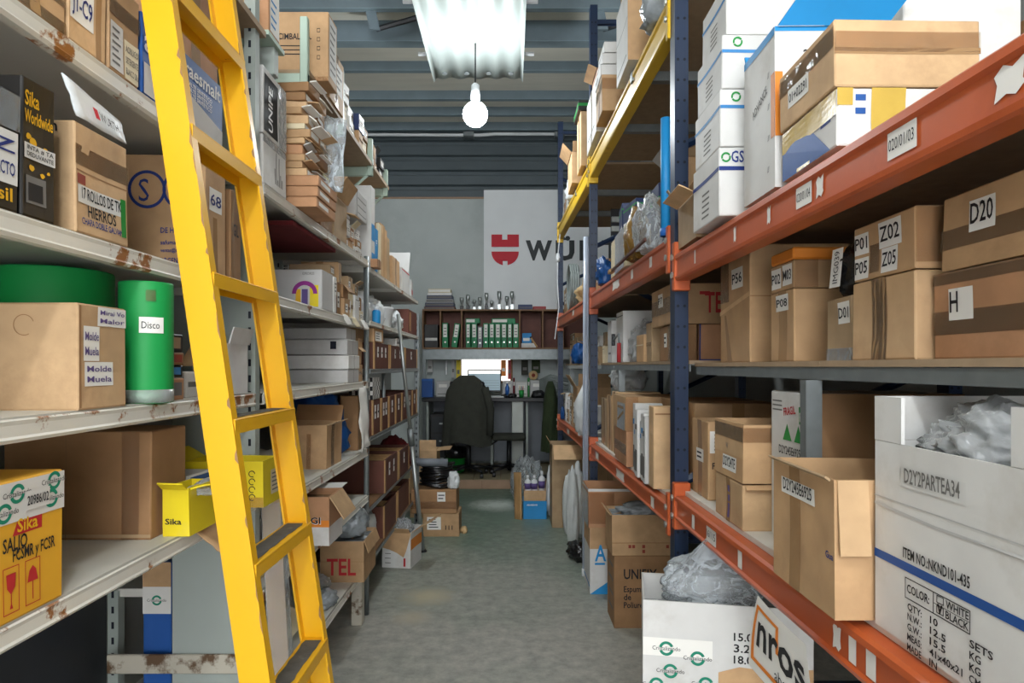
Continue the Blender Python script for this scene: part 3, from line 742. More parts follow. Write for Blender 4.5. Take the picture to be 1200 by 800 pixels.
# mid-height shelf of galvanised angle carried on struts
for i, z in ((0, R1m), (1, R2m), (2, R2m)):
    (xa, ya), (xb, yb) = P[i], P[i+1]; dx = .075
    MB().prism([(xa + dx, ya + .04, z - .042), (xa + dx, ya + .04, z - .014), (xa + dx + .035, ya + .04, z - .014), (xa + dx + .035, ya + .04, z - .017), (xa + dx + .004, ya + .04, z - .017), (xa + dx + .004, ya + .04, z - .042)], (xb - xa, yb - ya - .08, 0)).build('angle_rail', 'galvanised', rack)
    deck(i, z, 'chipboard', back=.80, x_off=dx - .003, thick=.013)
for (px, i) in ((954, 0), (729, 1), (671, 2)):
    X = .725 if i == 0 else None
    if i == 0: y = 1.45; X = xx(px, y); zb, zt = R1l, R1m - .043
    else:
        y = yr(px, .09); X = xr(y, .09); zb, zt = R2l, R2m - .043
    MB().prism([(X - .018, y, zb), (X + .018, y, zb), (X + .018, y + .004, zb), (X - .014, y + .004, zb), (X - .014, y + .03, zb), (X - .018, y + .03, zb)], (0, 0, zt - zb)).build('strut', 'galvanised', rack)

# stickers on the orange beams
def on_beam(bm, a, b, hgt, px, w, text=None, torn=False, v0=.18, v1=.8, mat='paper'):
    # bm: beam object; sticker centred where the beam crosses pixel column px
    f = None
    # intersection of the ray column with the beam line
    for k in range(2001):
        t = k / 2000; q = a.lerp(b, t)
        if q.y > .15 and CX + F * q.x / q.y <= px: f = t; break
    if f is None: return
    c = a.lerp(b, f); dirv = (a - b).normalized()
    fn = lambda u, v: c + dirv * u + Vector((-.0012 - .0, 0, -hgt + v))
    h0, h1 = hgt * v0, hgt * v1
    if torn:
        pts = [(-w/2, h0), (-w*.1, h0 + .006), (w*.2, h0), (w/2, h0 + .01), (w*.42, h1 * .6), (w/2, h1), (w*.1, h1 - .008), (-w*.2, h1), (-w/2, h1 - .01), (-w*.4, (h0+h1)/2)]
    else: pts = [(-w/2, h0), (w/2, h0), (w/2, h1), (-w/2, h1)]
    s = mesh('sticker', [fn(*p) + Vector((-.0005, 0, 0)) for p in pts], [tuple(range(len(pts)))], mat, bm)
    if text: lettering(bm, text, lambda u, v: fn(u, v) + Vector((-.0015, 0, 0)), (h1-h0)*.55, (h1-h0)*.62, -w*.44, h0 + (h1-h0)*.3, 'ink', w*.86)
for (px, w, tx, torn) in ((1058, .075, '020/01/03', False), (1185, .05, None, True), (943, .07, '020/01/04', False), (962, .03, None, True), (902, .02, None, True), (862, .018, None, True), (815, .014, None, False)):
    on_beam(b_up1[0], b_up1[1], b_up1[2], .096, px, w, tx, torn, v0=.28, v1=.74)
for (px, w, tx, torn) in ((834, .09, '16/115', False), (813, .03, None, False), (868, .03, None, False), (982, .03, None, True), (1000, .025, None, False), (1022, .03, None, False)):
    on_beam(b_lo1[0], b_lo1[1], b_lo1[2], .088, px, w, tx, torn, v0=.22, v1=.8)
for (bi, px, w) in ((0, 763, .05), (0, 741, .05), (0, 722, .2), (2, 672, .1), (1, 727, .22), (1, 700, .12), (3, 666, .18), (1, 765, .06)):
    on_beam(beams2[bi][0], beams2[bi][1], beams2[bi][2], .09, px, w, None, True, v0=.2, v1=.85)

# paper sign hung over the lower beam
q = b_lo1
def banner_pt(u, v, off=.0):   # u 0..1 towards the entrance, v 0 top .. 1 bottom
    y = ry(889, .59) + (ry(952, .59) - ry(889, .59)) * u
    return Vector((.588 - .012 * math.sin(v * 3 + u * 2) - off - .02 * v * v, y, zz(689, ry(889, .59)) - .016 - v * (.165 + .02 * u)))
t = empty('paper_sign', (0, 0, 0)); tag(t, 'white vinyl sign with orange frame hung over the lower orange beam', 'sign')
g = 8; vs = [banner_pt(i/g, j/g) for j in range(g+1) for i in range(g+1)]; fs = [(j*(g+1)+i, (j+1)*(g+1)+i, (j+1)*(g+1)+i+1, j*(g+1)+i+1) for j in range(g) for i in range(g)]
mesh('sheet', vs, fs, 'paper', t, True)
bp = lambda u, v: banner_pt(u / .3, 1 - v / .18, .002)
for r in ((.05, .10, .55, .14), (.05, .10, .10, .86), (.05, .80, .55, .86), (.50, .10, .55, .45)):
    k = 5; vs = [banner_pt(r[0] + (r[2]-r[0])*i/k, r[1] + (r[3]-r[1])*j/k, .0015) for j in range(k+1) for i in range(k+1)]
    mesh('printed_frame', vs, [(j*(k+1)+i, (j+1)*(k+1)+i, (j+1)*(k+1)+i+1, j*(k+1)+i+1) for j in range(k) for i in range(k)], 'ink_orange', t)
lettering(t, 'nros', bp, .1, .12, .045, .075, 'ink', .24, bold=.02)
lettering(t, 'aberturas', bp, .03, .04, .14, .035, 'ink', .15)

# ================================================================== yellow fibreglass ladder
lad = empty('step_ladder', (-.40, 1.5, 0)); tag(lad, 'yellow painted ladder with grey anti-slip treads leaning on the white shelving', 'ladder')
YN, YF = 1.30, 1.675
def rx(z): return -.573 - (z - H) * .144       # aisle-side edge of the rails
def rail(y, sgn):
    W, D, T = .062, .026, .005; z0, z1 = 0.0, H + 1.22; mb = MB()
    prof = [(0, 0), (-W, 0), (-W, D), (-W + T, D), (-W + T, T), (-T, T), (-T, D), (0, D)]
    A = [Vector((rx(z0) + px + .40, y - 1.5 + py * sgn, z0)) for (px, py) in prof]; B = [Vector((rx(z1) + px + .40, y - 1.5 + py * sgn, z1)) for (px, py) in prof]
    n = 8; fs = [tuple(range(n)), tuple(range(2*n-1, n-1, -1))] + [(k, (k+1) % n, (k+1) % n + n, k + n) for k in range(n)]
    r = mesh('side_rail', A + B, fs if sgn < 0 else [f[::-1] for f in fs], 'ladder_yellow', lad)
    # chipped bare edge along the aisle side
    rnd = random.Random(5 if sgn > 0 else 9); vs = []; fs = []; z = .3; yo = -.0012 if sgn > 0 else -.0262 - .0
    while z < z1 - .1:
        L = rnd.uniform(.015, .06); w = rnd.uniform(.002, .006)
        b = len(vs)
        for (zq, wq) in ((z, .0), (z + L*.3, w), (z + L*.7, w * rnd.uniform(.3, 1)), (z + L, 0)):
            vs += [(rx(zq) + .4 + .0004, y - 1.5 + yo, zq), (rx(zq) + .4 - wq, y - 1.5 + yo, zq)]
        for k in range(3): fs.append((b+2*k, b+2*k+2, b+2*k+3, b+2*k+1))
        z += L + rnd.uniform(.0, .12)
    mesh('chipped_edge', vs, fs, 'card_dark', r)['kind'] = 'stuff'
    MB().box((rx(0) + .40 - .07, y - 1.5 - .005 if sgn > 0 else y - 1.5 - .03, 0), (rx(0) + .41, y - 1.5 + .03 if sgn > 0 else y - 1.5 + .005, .05), .004).build('rubber_foot', 'plastic_black', r)
rail(YN, 1); rail(YF, -1)
for zr in (1.083, .786, .489, .19, -.107, -.40, -.697, -.99, -1.27):
    z = H + zr; x = rx(z) + .40; a, b = YN - 1.5 + .006, YF - 1.5 - .006
    tr = MB().box((x - .058, a, z - .004), (x + .004, b, z), .001).build('tread', 'ladder_yellow', lad)
    MB().box((x + .0, a, z - .030), (x + .004, b, z - .004)).build('front_flange', 'ladder_yellow', tr)
    MB().box((x - .058, a, z - .030), (x - .054, b, z - .004)).build('rear_flange', 'ladder_yellow', tr)
    vs = []; n = 14
    rnd = random.Random(int(z * 100))
    top = [(a + .02 + (b - a - .04) * k / n, x - .006 - rnd.uniform(0, .006)) for k in range(n + 1)]; bot = [(a + .02 + (b - a - .04) * k / n, x - .052 + rnd.uniform(0, .004)) for k in range(n + 1)]
    vs = [(p[1], p[0], z + .0012) for p in top] + [(p[1], p[0], z + .0012) for p in bot]
    mesh('anti_slip_strip', vs, [(k, k+1, n+2+k, n+1+k) for k in range(n)], 'grip_grey', tr)

# ================================================================== goods on the white shelving
COLWORD = {'card': 'brown', 'card_light': 'light brown', 'card_dark': 'dark brown', 'card_red': 'reddish brown', 'card_old': 'faded brown', 'carton_white': 'white', 'carton_grey': 'grey', 'carton_cream': 'cream', 'carton_black': 'black',
           'carton_navy': 'navy blue', 'carton_blue': 'blue', 'carton_sky': 'bright blue', 'carton_yellow': 'yellow', 'carton_orange': 'orange', 'carton_maroon': 'maroon', 'carton_amber': 'amber'}
ORD = ('first', 'second', 'third', 'fourth', 'fifth', 'sixth', 'seventh', 'eighth', 'ninth', 'tenth', 'eleventh', 'twelfth', 'thirteenth', 'fourteenth', 'fifteenth', 'sixteenth', 'seventeenth', 'eighteenth', 'nineteenth', 'twentieth')
def stackfill(y0, y1, z0, zmax, xf, depth, pal, where, seed, wr=(.09, .2), hr=(.06, .12), zgap=.0, side=1, xfn=None):
    """individual small cartons in uneven stacks along a shelf"""
    rnd = random.Random(seed); y = y0; n = 0; stk = -1
    while y < y1 - .04:
        w = min(rnd.uniform(*wr), y1 - y); z = z0 + zgap
        lim = z0 + (zmax - z0) * rnd.uniform(.6, 1.0); stk += 1; lev = -1
        X = xf if xfn is None else xfn(y)
        inset = rnd.uniform(0, .03)
        while z < lim - hr[0] * .7:
            h = min(rnd.uniform(*hr), lim - z)
            if h < .025: break
            lev += 1
            mt = rnd.choice(pal); dd = depth * rnd.uniform(.7, 1)
            shape = 'flat' if h < .35 * w else ('tall' if h > 1.1 * w else 'small')
            label = '%s %s carton, %s in %s stack %s' % (shape, COLWORD[mt], ORD[lev], ORD[stk], where)
            xa, xb = (X - inset - dd, X - inset) if side == 1 else (X + inset, X + inset + dd)
            c = Carton('carton', label, 'box', xa, xb, y + .003, y + w - .004, z, z + h - .001, mt, group='cartons ' + where, rz=rnd.uniform(-.05, .05), jit=.006)
            r = rnd.random()
            if r < .45 and mt.startswith('card'): c.seal('tape', .035, ('a', 't') if rnd.random() < .6 else ('a', 'n'))
            elif r < .7: c.tape('a', 0, .42, 1, .58, 'tape_clear')
            else: c.patch('a', (.05, .80, .95, .83), 'ink_grey', 'printed_line')
            if rnd.random() < .25 and lev > 0 and z + h > lim - hr[0]: c.flap('a', rnd.uniform(.02, .05), rnd.uniform(-50, 60), rnd.choice(['card_light', 'carton_cream', mt]))
            if rnd.random() < .6: c.sheet('a', .15, .25, rnd.uniform(.5, .85), .72, None, 'ink_grey', 'paper', lines=2)
            z += h; inset += rnd.uniform(-.012, .012); inset = max(0, inset); n += 1
        y += w + rnd.uniform(.002, .012)
    return n
def at(c, face):
    W, Hh = c.size(face); return lambda a, b: c.S(face, a / W, b / Hh, .002)
def tick(c, face, u, v, r, mat='ink_teal'):
    """two-arc emblem of the printed packing tape, with its word"""
    W, Hh = c.size(face); fn = at(c, face)
    roundel(c.root, fn, u*W, v*Hh, r, r*.38, mat, 'emblem', 20, 170)
    roundel(c.root, fn, u*W, v*Hh, r, r*.38, mat, 'emblem', 200, 350)
    lettering(c.root, 'Cristalizando', lambda a, b: fn(a, b), r*.8, r*.8, u*W - r*1.9, v*Hh - r*.25, 'ink', r*3.8)

# ---------------- unit 1, shelf A (top)
c = LB('carton', 'brown carton bound in clear tape at the end of the highest white shelf', 15, 79, ZA, -75, .3, 'card')
c.tape('a', 0, .0, 1, .22, 'tape_clear'); c.tape('a', .3, 0, .5, 1); c.tape('a', 0, .5, 1, .62, 'tape_clear')
c = LB('carton', 'brown carton labelled J1-C9 on the highest white shelf', 81, 126, ZA, -50, .3, 'card_light')
c.sheet('a', .04, .30, .66, .78, 'J1-C9', 'ink_blue'); c.tape('a', .72, 0, .86, 1)
c.patch('n', (.1, .1, .9, .12), 'card_dark', 'crease')
c = LB('carton', 'brown carton with two printed shipping labels next to the J1-C9 carton', 128, 164, ZA, -30, .28, 'card')
c.sheet('a', .05, .04, .48, .55, None, 'ink_grey', 'paper_grey', lines=6); c.sheet('a', .52, .02, .97, .46, 'ACRILICO\nDETERGENTE\nBLANCO 20L', 'ink_grey', 'carton_cream')
c.tape('a', 0, .62, 1, .8, 'tape_clear')
y0, y1 = ly(166.5), ly(262)
c = Carton('paint_box', 'blue and white printed paint box behind the ladder on the highest white shelf', 'box', -1.12, -.8, y0, y1, ZA, H + .775, 'carton_blue')
c.patch('a', [(.36, .01), (.99, .01), (.99, .30), (.36, .55)], 'carton_white', 'printed_panel'); c.patch('a', (.02, .02, .2, .4), 'paper_grey', 'printed_panel')
c.text('a', 'Duraesmalt', .30, .72, .05, 'ink_white', .26); c.text('a', 'al', .02, .55, .07, 'ink_white', .05)
for k in range(3): c.text('a', 'ESMALTE SINTETICO', .46, .60 - k*.07, .014, 'ink_white', .15)
c = Carton('carton', 'brown carton lying on the blue and white paint box', 'box', -1.08, -.81, 1.545, 1.80, H + .776, H + .99, 'card_red'); c.seal()
c = Carton('carton', 'small white-lidded carton on the brown carton above the paint box', 'box', -1.05, -.82, 1.62, 1.76, H + .991, H + 1.05, 'carton_white'); c.patch('a', (.1, .3, .8, .5), 'ink_grey', 'printed_line')
t = empty('sheet_metal_lid', (-.86, 1.30, zz(-30, 1.3))); 
bpy.data.objects.remove(t)
b2 = MB().box((-1.3, 2.12, H + 1.085), (-.79, 2.27, H + 1.10)).build('top_board', 'mint_steel', u2)
MB().box((-1.0, 2.2, H + .99), (-.80, 2.24, H + 1.085), .003).build('bracket', 'panel_grey', u2)
c = Carton('carton', 'brown carton with blue-marked white label on the mint-green top board', 'box', -.95, -.80, 2.15, 2.255, H + 1.101, H + 1.30, 'card_red')
c.sheet('a', .1, .1, .95, .9, None, 'ink_steel', 'paper', lines=5); c.seal('tape', .05, ('n',))

# ---------------- unit 1, shelf B
c = LB('carton', 'black film-wrapped box with handwritten contacto label', -70, 24.5, ZB, 58, .3, 'carton_black')
c.sheet('a', .35, .22, .97, .66, 'dZ\nCONTACTO', 'ink_blue', 'paper_grey'); c.text('a', 'sil', .70, .08, .03, 'ink_yellow', .03); c.tape('a', 0, .68, 1, .98, 'film_clear')
y0, y1 = 1.0625, ly(66)
c = Carton('carton', 'black printed carton with yellow world map and handwritten strip', 'box', -1.1, -.8, y0, y1, ZB, zz(84, y0), 'carton_black')
c.text('a', 'Sika', .06, .80, .035, 'ink_yellow', .035); c.text('a', 'Worldwide', .06, .68, .03, 'ink_yellow', .068)
for (u, v, r) in ((.2, .58, .012), (.35, .55, .016), (.55, .50, .02), (.72, .52, .012), (.3, .36, .012), (.62, .33, .009), (.8, .36, .006)):
    c.patch('a', [(u + math.cos(k*.7)*r*7*(1 + .5*noise.noise((k*1.7, u*9, 0))), v + math.sin(k*.7)*r*2.0*(1 + .5*noise.noise((k*1.3, u*7, 4)))) for k in range(9)], 'ink_yellow', 'printed_map')
c.sheet('a', .05, .42, .97, .53, 'INTA # TA\nDEDUVANTE', 'ink', 'paper_grey', .7, .002)
c.patch('a', (.12, .10, .72, .30), 'ink_grey', 'printed_panel'); c.patch('a', (.18, .12, .62, .25), 'ink', 'printed_panel', .0016)
y0, y1 = ly(88), ly(151)
c = Carton('carton', 'dented brown carton handwritten 17 rollos with a green tape strip', 'box', -.99, -.8, y0, y1, ZB, zz(136, y0), 'card_light', jit=.008, bulge=.006)
c.patch('a', (.02, .56, .98, .575), 'card_dark', 'crease'); c.sheet('a', .04, .28, .92, .44, '17 ROLLOS DE TK', 'ink', 'paper_grey', .8)
c.text('a', 'HIERROS', .22, .17, .032, 'ink', .09); c.text('a', 'CHAPA DOBLE GALVAN', .1, .09, .018, 'ink_navy', .13)
c.patch('a', (.84, .08, .93, .46), 'plastic_green', 'tape_strip', .003); c.patch('a', (.04, .45, .2, .54), 'ink_brownred', 'stamp')
c.tape('a', 0, .62, 1, .8, 'tape_clear'); c.text('n', 'n', .75, .9, .03, 'ink', .015)
zt = zz(136, ly(88)) + .004; BC = [Vector(p) for p in ((-.801, 1.20, zt), (-.801, 1.355, zt), (-.806, 1.34, zt + .042), (-.808, 1.17, zt + .066))]
t = ragged_sheet('plastic_bag', BC, 'bag_white', .003, amp=.004); tag(t, 'crumpled white plastic bag with red and black print on the 17 rollos carton', 'bag')
fn = lambda u, v: BC[0].lerp(BC[1], (u + .05) / .155).lerp(BC[3].lerp(BC[2], (u + .05) / .155), (v + .010) / .05) + Vector((.009, 0, 0))
lettering(t, 'WURTH', fn, .02, .022, .015, .0, 'ink', .055); mesh('printed_mark', [fn(-.002, 0), fn(.011, 0), fn(.011, .016), fn(-.002, .016)], [(0, 1, 2, 3)], 'logo_red', t)
y0 = 1.70
c = Carton('carton', 'large brown carton printed with a blue ringed letter and herrajes text', 'box', -1.02, -.8, y0, 1.825, ZB, zz(180, y0), 'card', jit=.002)
fn = at(c, 'n'); W, Hh = c.size('n')
roundel(c.root, fn, W*.72, Hh*.70, .052, .008, 'ink_navy', n=32); roundel(c.root, fn, W*.30, Hh*.70, .05, .008, 'ink_navy', n=32)
lettering(c.root, 'F', fn, .07, .085, W*.66, Hh*.60, 'ink_navy'); lettering(c.root, 'S', fn, .07, .085, W*.2, Hh*.60, 'ink_navy')
for (tx, v, s, w) in (('DE HERRAJES', .33, .02, .095), ('safumaca.com.ar', .23, .016, .10), ('ventas@safumaca.com.ar', .165, .014, .115), ('ARGENTINA', .07, .02, .08)): c.text('n', tx, .46, v, s, 'ink_navy', w)
c.sheet('a', .2, .55, .8, .75, '68', 'ink_blue'); c.tape('a', .4, 0, .6, .5)
c = Carton('carton', 'narrow dark brown carton marked GIL standing by the grey side panel', 'box', -1.0, -.80, 1.85, 1.93, ZB, ZB + .26, 'card_dark', rz=.05); c.text('a', 'GIL', .25, .5, .05, 'ink', .04, rot=0); c.tape('a', .1, 0, .3, 1)

# ---------------- unit 1, shelf C
c = Carton('carton', 'big plain brown carton with three pencilled paper notes in front of the green rolls', 'box', -1.10, -.8, 1.20, 1.354, ZC, zz(353, 1.2), 'card_light', jit=.002, bulge=.002)
for (u0, v0, u1, v1) in ((.38, .80, .98, .985), (.10, .46, .42, .79), (.12, .22, .70, .45)): c.sheet('a', u0, v0, u1, v1, 'Mirai Vo\nMalor' if u0 > .3 else 'Molde\nMuela', 'ink_purple')
c.patch('a', (.02, .02, .06, .98), 'card_dark', 'crease')
fn = at(c, 'n'); roundel(c.root, fn, .20, .16, .02, .0015, 'card_dark', 'ring_mark', 20, 300)
def roll(name, label, X, Y, R, z0, z1, ring=True):
    t = empty(name, (X, Y, z0)); tag(t, label, 'roll', 'green abrasive rolls')
    h = z1 - z0
    MB().lathe([(R*.98, 0), (R, .004), (R, h - .004), (R*.985, h), (R*.5, h), (R*.48, h - .01), (R*.3, h - .012)], n=36).build('roll', 'green_roll', t, True)
    MB().lathe([(R*1.01, .001), (R*1.01, .03)], n=36).build('clear_foot_wrap', 'film_milky', t, True)
    return t
t = roll('abrasive_roll', 'slim green roll labelled Disco standing beside the brown carton', xx(171.5, 1.47), 1.47, .0555, ZC, zz(332, 1.47))
def on_roll(u, v, R=.0575): a = u / R - math.pi/2 + .35; return Vector((R*math.cos(a), R*math.sin(a), v))
k = 8; vs = [on_roll(-.005 + .05*i/k, .155 + .035*j) for j in (0, 1) for i in range(k+1)]
mesh('label_sheet', vs, [(i, i+1, k+2+i, k+1+i) for i in range(k)], 'paper', t); lettering(t, 'Disco', lambda u, v: on_roll(u, v, .0585), .02, .022, 0, .165, 'ink', .036)
vs = [on_roll(.008 + .02*i/k, .225 + .025*j) for j in (0, 1) for i in range(k+1)]; mesh('clear_tape', vs, [(i, i+1, k+2+i, k+1+i) for i in range(k)], 'tape_clear', t)
roll('abrasive_roll', 'wide green roll behind the brown carton with pencilled notes', -1.075, 1.53, .122, ZC, zz(320, 1.55))
roll('abrasive_roll', 'short wide green roll at the end of the green row', -1.235, 1.30, .10, ZC, zz(322, 1.3))
blob('plastic_strap', (0, 0, 0), (.001, .001, .001), 'film_clear', 1) if False else None
for k, (z0, h, mt, lab) in enumerate(((0, .055, 'card_red', 'small reddish carton under the black printed packs'), (.0555, .03, 'carton_black', 'thin black pack between two small cartons beside the slim green roll'), (.086, .03, 'card_dark', 'small dark brown pack in the little stack beside the slim green roll'), (.1165, .045, 'carton_black', 'black printed pack on top of the little stack beside the slim green roll'))):
    c = Carton('small_pack', lab, 'box', -.90, -.81 - .004*(k % 2), 1.55, 1.615, ZC + z0, ZC + z0 + h, mt, jit=.002); c.patch('a', (.2, .2, .8, .8), ('ink_grey', 'ink_steel', 'ink_brownred', 'card_old')[k], 'printed_panel'); c.patch('n', (.3, .2, .9, .7), 'ink_grey', 'printed_panel')
c = Carton('carton', 'pale grey carton with fine print standing behind the little stack', 'box', -1.16, -1.01, 1.67, 1.79, ZC, zz(360, 1.67), 'carton_grey'); c.patch('n', (.2, .7, .5, .72), 'ink_grey', 'printed_line'); c.seal('tape_clear')
c = Carton('carton', 'white open carton with a brown inner flap beside the grey side panel', 'box', -.90, -.80, 1.83, 1.98, ZC, zz(402, 1.85), 'carton_white', open_top=True, fill=.4)
c.flap('n', .09, -35, 'card'); c.flap('a', .05, 75, 'carton_white')
c = Carton('carton', 'white carton lying flat behind the ladder', 'box', -1.0, -.84, 1.68, 1.81, ZC, ZC + .07, 'carton_white'); c.patch('a', (.1, .4, .7, .6), 'ink_grey', 'printed_line')

# ---------------- unit 1, shelf D
y1 = ly(75)
c = Carton('carton', 'amber carton with cristalizando tape and red fragile pictograms', 'box', -1.16, -.8, .86, y1, ZD, zz(549, y1), 'carton_amber', jit=.002, bulge=.002)
W = c.d[1]; ub = lambda px: (ly(px) - .86) / W
c.patch('a', (.3, .70, 1.0, .99), 'paper_grey', 'printed_tape', .0014)
for (px, v) in ((20, .90), (63, .93), (5, .78), (60, .8)): tick(c, 'a', ub(px), v, .016)
c.sheet('a', ub(28), .76, ub(57), .90, '20986/02', 'ink', 'paper_grey', .6, .0034)
c.patch('a', [(ub(16), .60), (ub(50), .60), (ub(50), .71), (ub(22), .71)], 'ink_red', 'logo_block'); c.text('a', 'Sika', ub(21), .62, .03, 'ink_yellow', .045)
c.text('a', 'SALJO', ub(4), .50, .032, 'ink', .052); c.text('a', 'FCSMR y FCSR', ub(16), .42, .028, 'ink', .095)
for px in (4, 30):
    fn = at(c, 'a'); u0 = ub(px) * W; h0 = .06 * c.d[2]; w, hh = .034, .075
    for r in ((0, 0, w, .0015), (0, hh - .0015, w, hh), (0, 0, .0015, hh), (w - .0015, 0, w, hh)):
        mesh('pictogram', [fn(u0 + r[0], h0 + r[1]), fn(u0 + r[2], h0 + r[1]), fn(u0 + r[2], h0 + r[3]), fn(u0 + r[0], h0 + r[3])], [(0, 1, 2, 3)], 'ink_red', c.root)
    gl = [(.4, .1), (.6, .1), (.53, .2), (.53, .42), (.75, .55), (.8, .85), (.2, .85), (.25, .55), (.47, .42), (.47, .2)] if px < 20 else [(.47, .1), (.53, .1), (.53, .5), (.85, .5), (.72, .75), (.5, .85), (.28, .75), (.15, .5), (.47, .5)]
    mesh('pictogram', [fn(u0 + a*w, h0 + b*hh) for (a, b) in gl], [tuple(range(len(gl)))], 'ink_red', c.root)
c = Carton('carton', 'brown open-sided carton with clear tape standing between the amber and yellow boxes', 'box', -1.2, -.845, 1.53, 1.70, ZD, zz(504, 1.53), 'card_dark', jit=.006)
c.tape('n', .80, 0, .92, 1, 'tape_clear'); c.patch('n', (.42, .0, .425, 1), 'card_inner', 'crease'); c.patch('n', (.0, .02, 1, .05), 'card_old', 'crease')
c = Carton('small_box', 'small yellow box with torn lid and plastic sachets at the shelf edge', 'box', -.838, -.772, 1.56, 1.70, ZD, zz(571, 1.56), 'carton_yellow', open_top=True, fill=.7, fillmat='bag_silver', innermat='carton_yellow')
c.flap('a', .05, 20, 'carton_yellow'); c.text('n', 'Sika', .1, .25, .02, 'ink', .04); c.flap('n', .03, 40, 'carton_yellow')
bag('plastic_sachets', 'clear plastic sachets with black print spilling over the yellow box', (-.765, 1.66, ZD + .085), (.045, .06, .02), 'film_milky', 3, flatb=.2)
t = ragged_sheet('cardboard_scrap', [(-.80, 1.62, ZD + .004), (-.79, 1.80, ZD + .006), (-.735, 1.82, ZD - .055), (-.735, 1.66, ZD - .07)], 'card', .003, amp=.012, seed=4); tag(t, 'torn brown cardboard scrap hanging over the white shelf lip', 'cardboard')
c = Carton('carton', 'crushed blue and white carton beside the wide yellow box', 'box', -.98, -.85, 1.73, 1.86, ZD, ZD + .12, 'carton_white', rz=-.1, jit=.008); c.patch('n', (.0, .5, .7, 1), 'carton_blue', 'printed_panel'); c.patch('a', (.1, .5, .9, .95), 'carton_blue', 'printed_panel')
c = Carton('carton', 'wide yellow carton with torn-open top showing recycling marks', 'box', -.95, -.715, 1.88, 2.02, ZD, zz(540, 1.88), 'carton_yellow', open_top=True, fill=.72, fillmat='card_inner', innermat='carton_yellow')
c.flap('w', .06, 35, 'carton_yellow'); c.sheet('a', .45, .2, .97, .75, None, 'ink_grey', 'carton_cream', lines=5)
for k in range(4):
    fn = at(c, 'n'); roundel(c.root, fn, c.d[0]*.86, c.d[2]*(.22 + .17*k), .010, .0025, 'ink', 'pictogram', 0, 300, 14)
c.tape('n', 0, 0, 1, .22, 'tape_clear')
bag('cleaning_bag', 'crumpled clear bag beside the wide yellow carton', (-1.05, 1.93, ZD), (.075, .06, .06), 'film_clear', 5)
# below shelf D
c = Carton('carton', 'blue carton closed with cristalizando tape in the dark bottom of the shelving', 'box', -1.165, -1.075, 2.055, 2.095, .0, .78, 'carton_blue'); c.patch('n', (0, .79, 1, .9), 'paper_grey', 'printed_tape'); tick(c, 'n', .5, .845, .016); c.patch('n', (0, .9, 1, 1), 'card', 'printed_panel'); c.text('n', 'FIJADOR', .3, .35, .03, 'ink_white', .08, rot=90)
t = empty('packing_strip', (-.72, 2.09, 0)); tag(t, 'tan film-wrapped metal strip leaning upright behind the ladder', 'strip')
MB().prism([(-.03, 0, 0), (.03, 0, 0), (.03, .008, 0), (-.022, .008, 0), (-.022, .03, 0), (-.03, .03, 0)], (-.055, 0, 1.0)).build('strip', 'card_old', t)
MB().prism([(-.033, -.002, .03), (.033, -.002, .03), (.033, .033, .03), (-.033, .033, .03)], (-.052, 0, .93)).build('film_wrap', 'film_clear', t)

# ---------------- unit 2, shelf A and the pile above
c = Carton('carton', 'lower white printed carton of the pair on the highest shelf', 'box', -1.1, -.8, 2.10, 2.32, ZA2, H + .758, 'carton_white')
for k in range(6): c.patch('a', (.50 + .06*k, .15, .53 + .06*k, .15 + .6*random.random() + .1), 'ink_grey', 'printed_line')
c.text('n', 'JBL - AF', .80, .6, .014, 'ink_grey', .04); fn = at(c, 'n'); roundel(c.root, fn, .27, .03, .008, .002, 'ink', 'pictogram'); c.tape('a', 0, .85, 1, 1, 'film_clear')
c = Carton('carton', 'upper white carton with a black vertical UNIPE panel, torn silver top', 'box', -1.1, -.8, 2.10, 2.32, H + .7595, zz(74, 2.10), 'carton_white')
c.patch('a', (.04, .05, .62, .90), 'ink', 'printed_panel'); c.text('a', 'UNIPE', .40, .10, .055, 'ink_white', .15, rot=90); c.patch('a', (.64, .0, .98, .98), 'film_clear', 'film_wrap', .003)
for k in range(3): c.text('n', ('ente', 'Oxidante', 'xxii') [k], .80, .62 - .14*k, .016, 'ink_grey', .035)
bag('crumpled_film', 'crumpled clear film on top of the white UNIPE carton', (-.95, 2.2, zz(74, 2.1)), (.10, .08, .03), 'film_clear', 8)
zs = ZA2
for k in range(3):
    c = Carton('flat_carton', ORD[k] + ' flat reddish carton up from the shelf under the film-wrapped pile', 'box', -.99 - .006*k, -.722 + .004*k, 2.42, 2.68, zs, zs + .039, 'card_red', group='film-wrapped pile of flat cartons', jit=.002); c.patch('n', (.0, .96, 1, .98), 'card_dark', 'lid_edge'); c.patch('a', (.1, .3, .6, .7), 'paper', 'label_sheet'); zs += .0395
rnd = random.Random(11); z = zs; k = 0
while z < H + 1.06:
    h = rnd.uniform(.022, .04); lean = .0 if z < H + .85 else -.0
    for (ya, yb) in ((2.43, 2.545), (2.56, 2.68)):
        dx = rnd.uniform(-.02, .02); mt = rnd.choice(['card', 'card_red', 'card_dark', 'card_light', 'carton_cream'])
        c = Carton('flat_carton', 'small %s flat carton, %s layer of the film-wrapped pile, %s side' % (COLWORD[mt], ORD[k], 'white carton' if ya < 2.5 else 'clear film'), 'box', -.95 + dx, -.765 + dx, ya, yb, z, z + h - .001, mt, group='film-wrapped pile of flat cartons', rz=rnd.uniform(-.10, .10), jit=.007)
        if rnd.random() < .7: c.flap('a', rnd.uniform(.02, .05), rnd.uniform(-40, 40), rnd.choice(['paper', 'card', 'carton_cream', 'carton_white']), skew=rnd.uniform(-.02, .02))
        if rnd.random() < .5: c.patch('a', (.1, .15, .8, .85), 'paper', 'label_sheet')
    z += h; k += 1
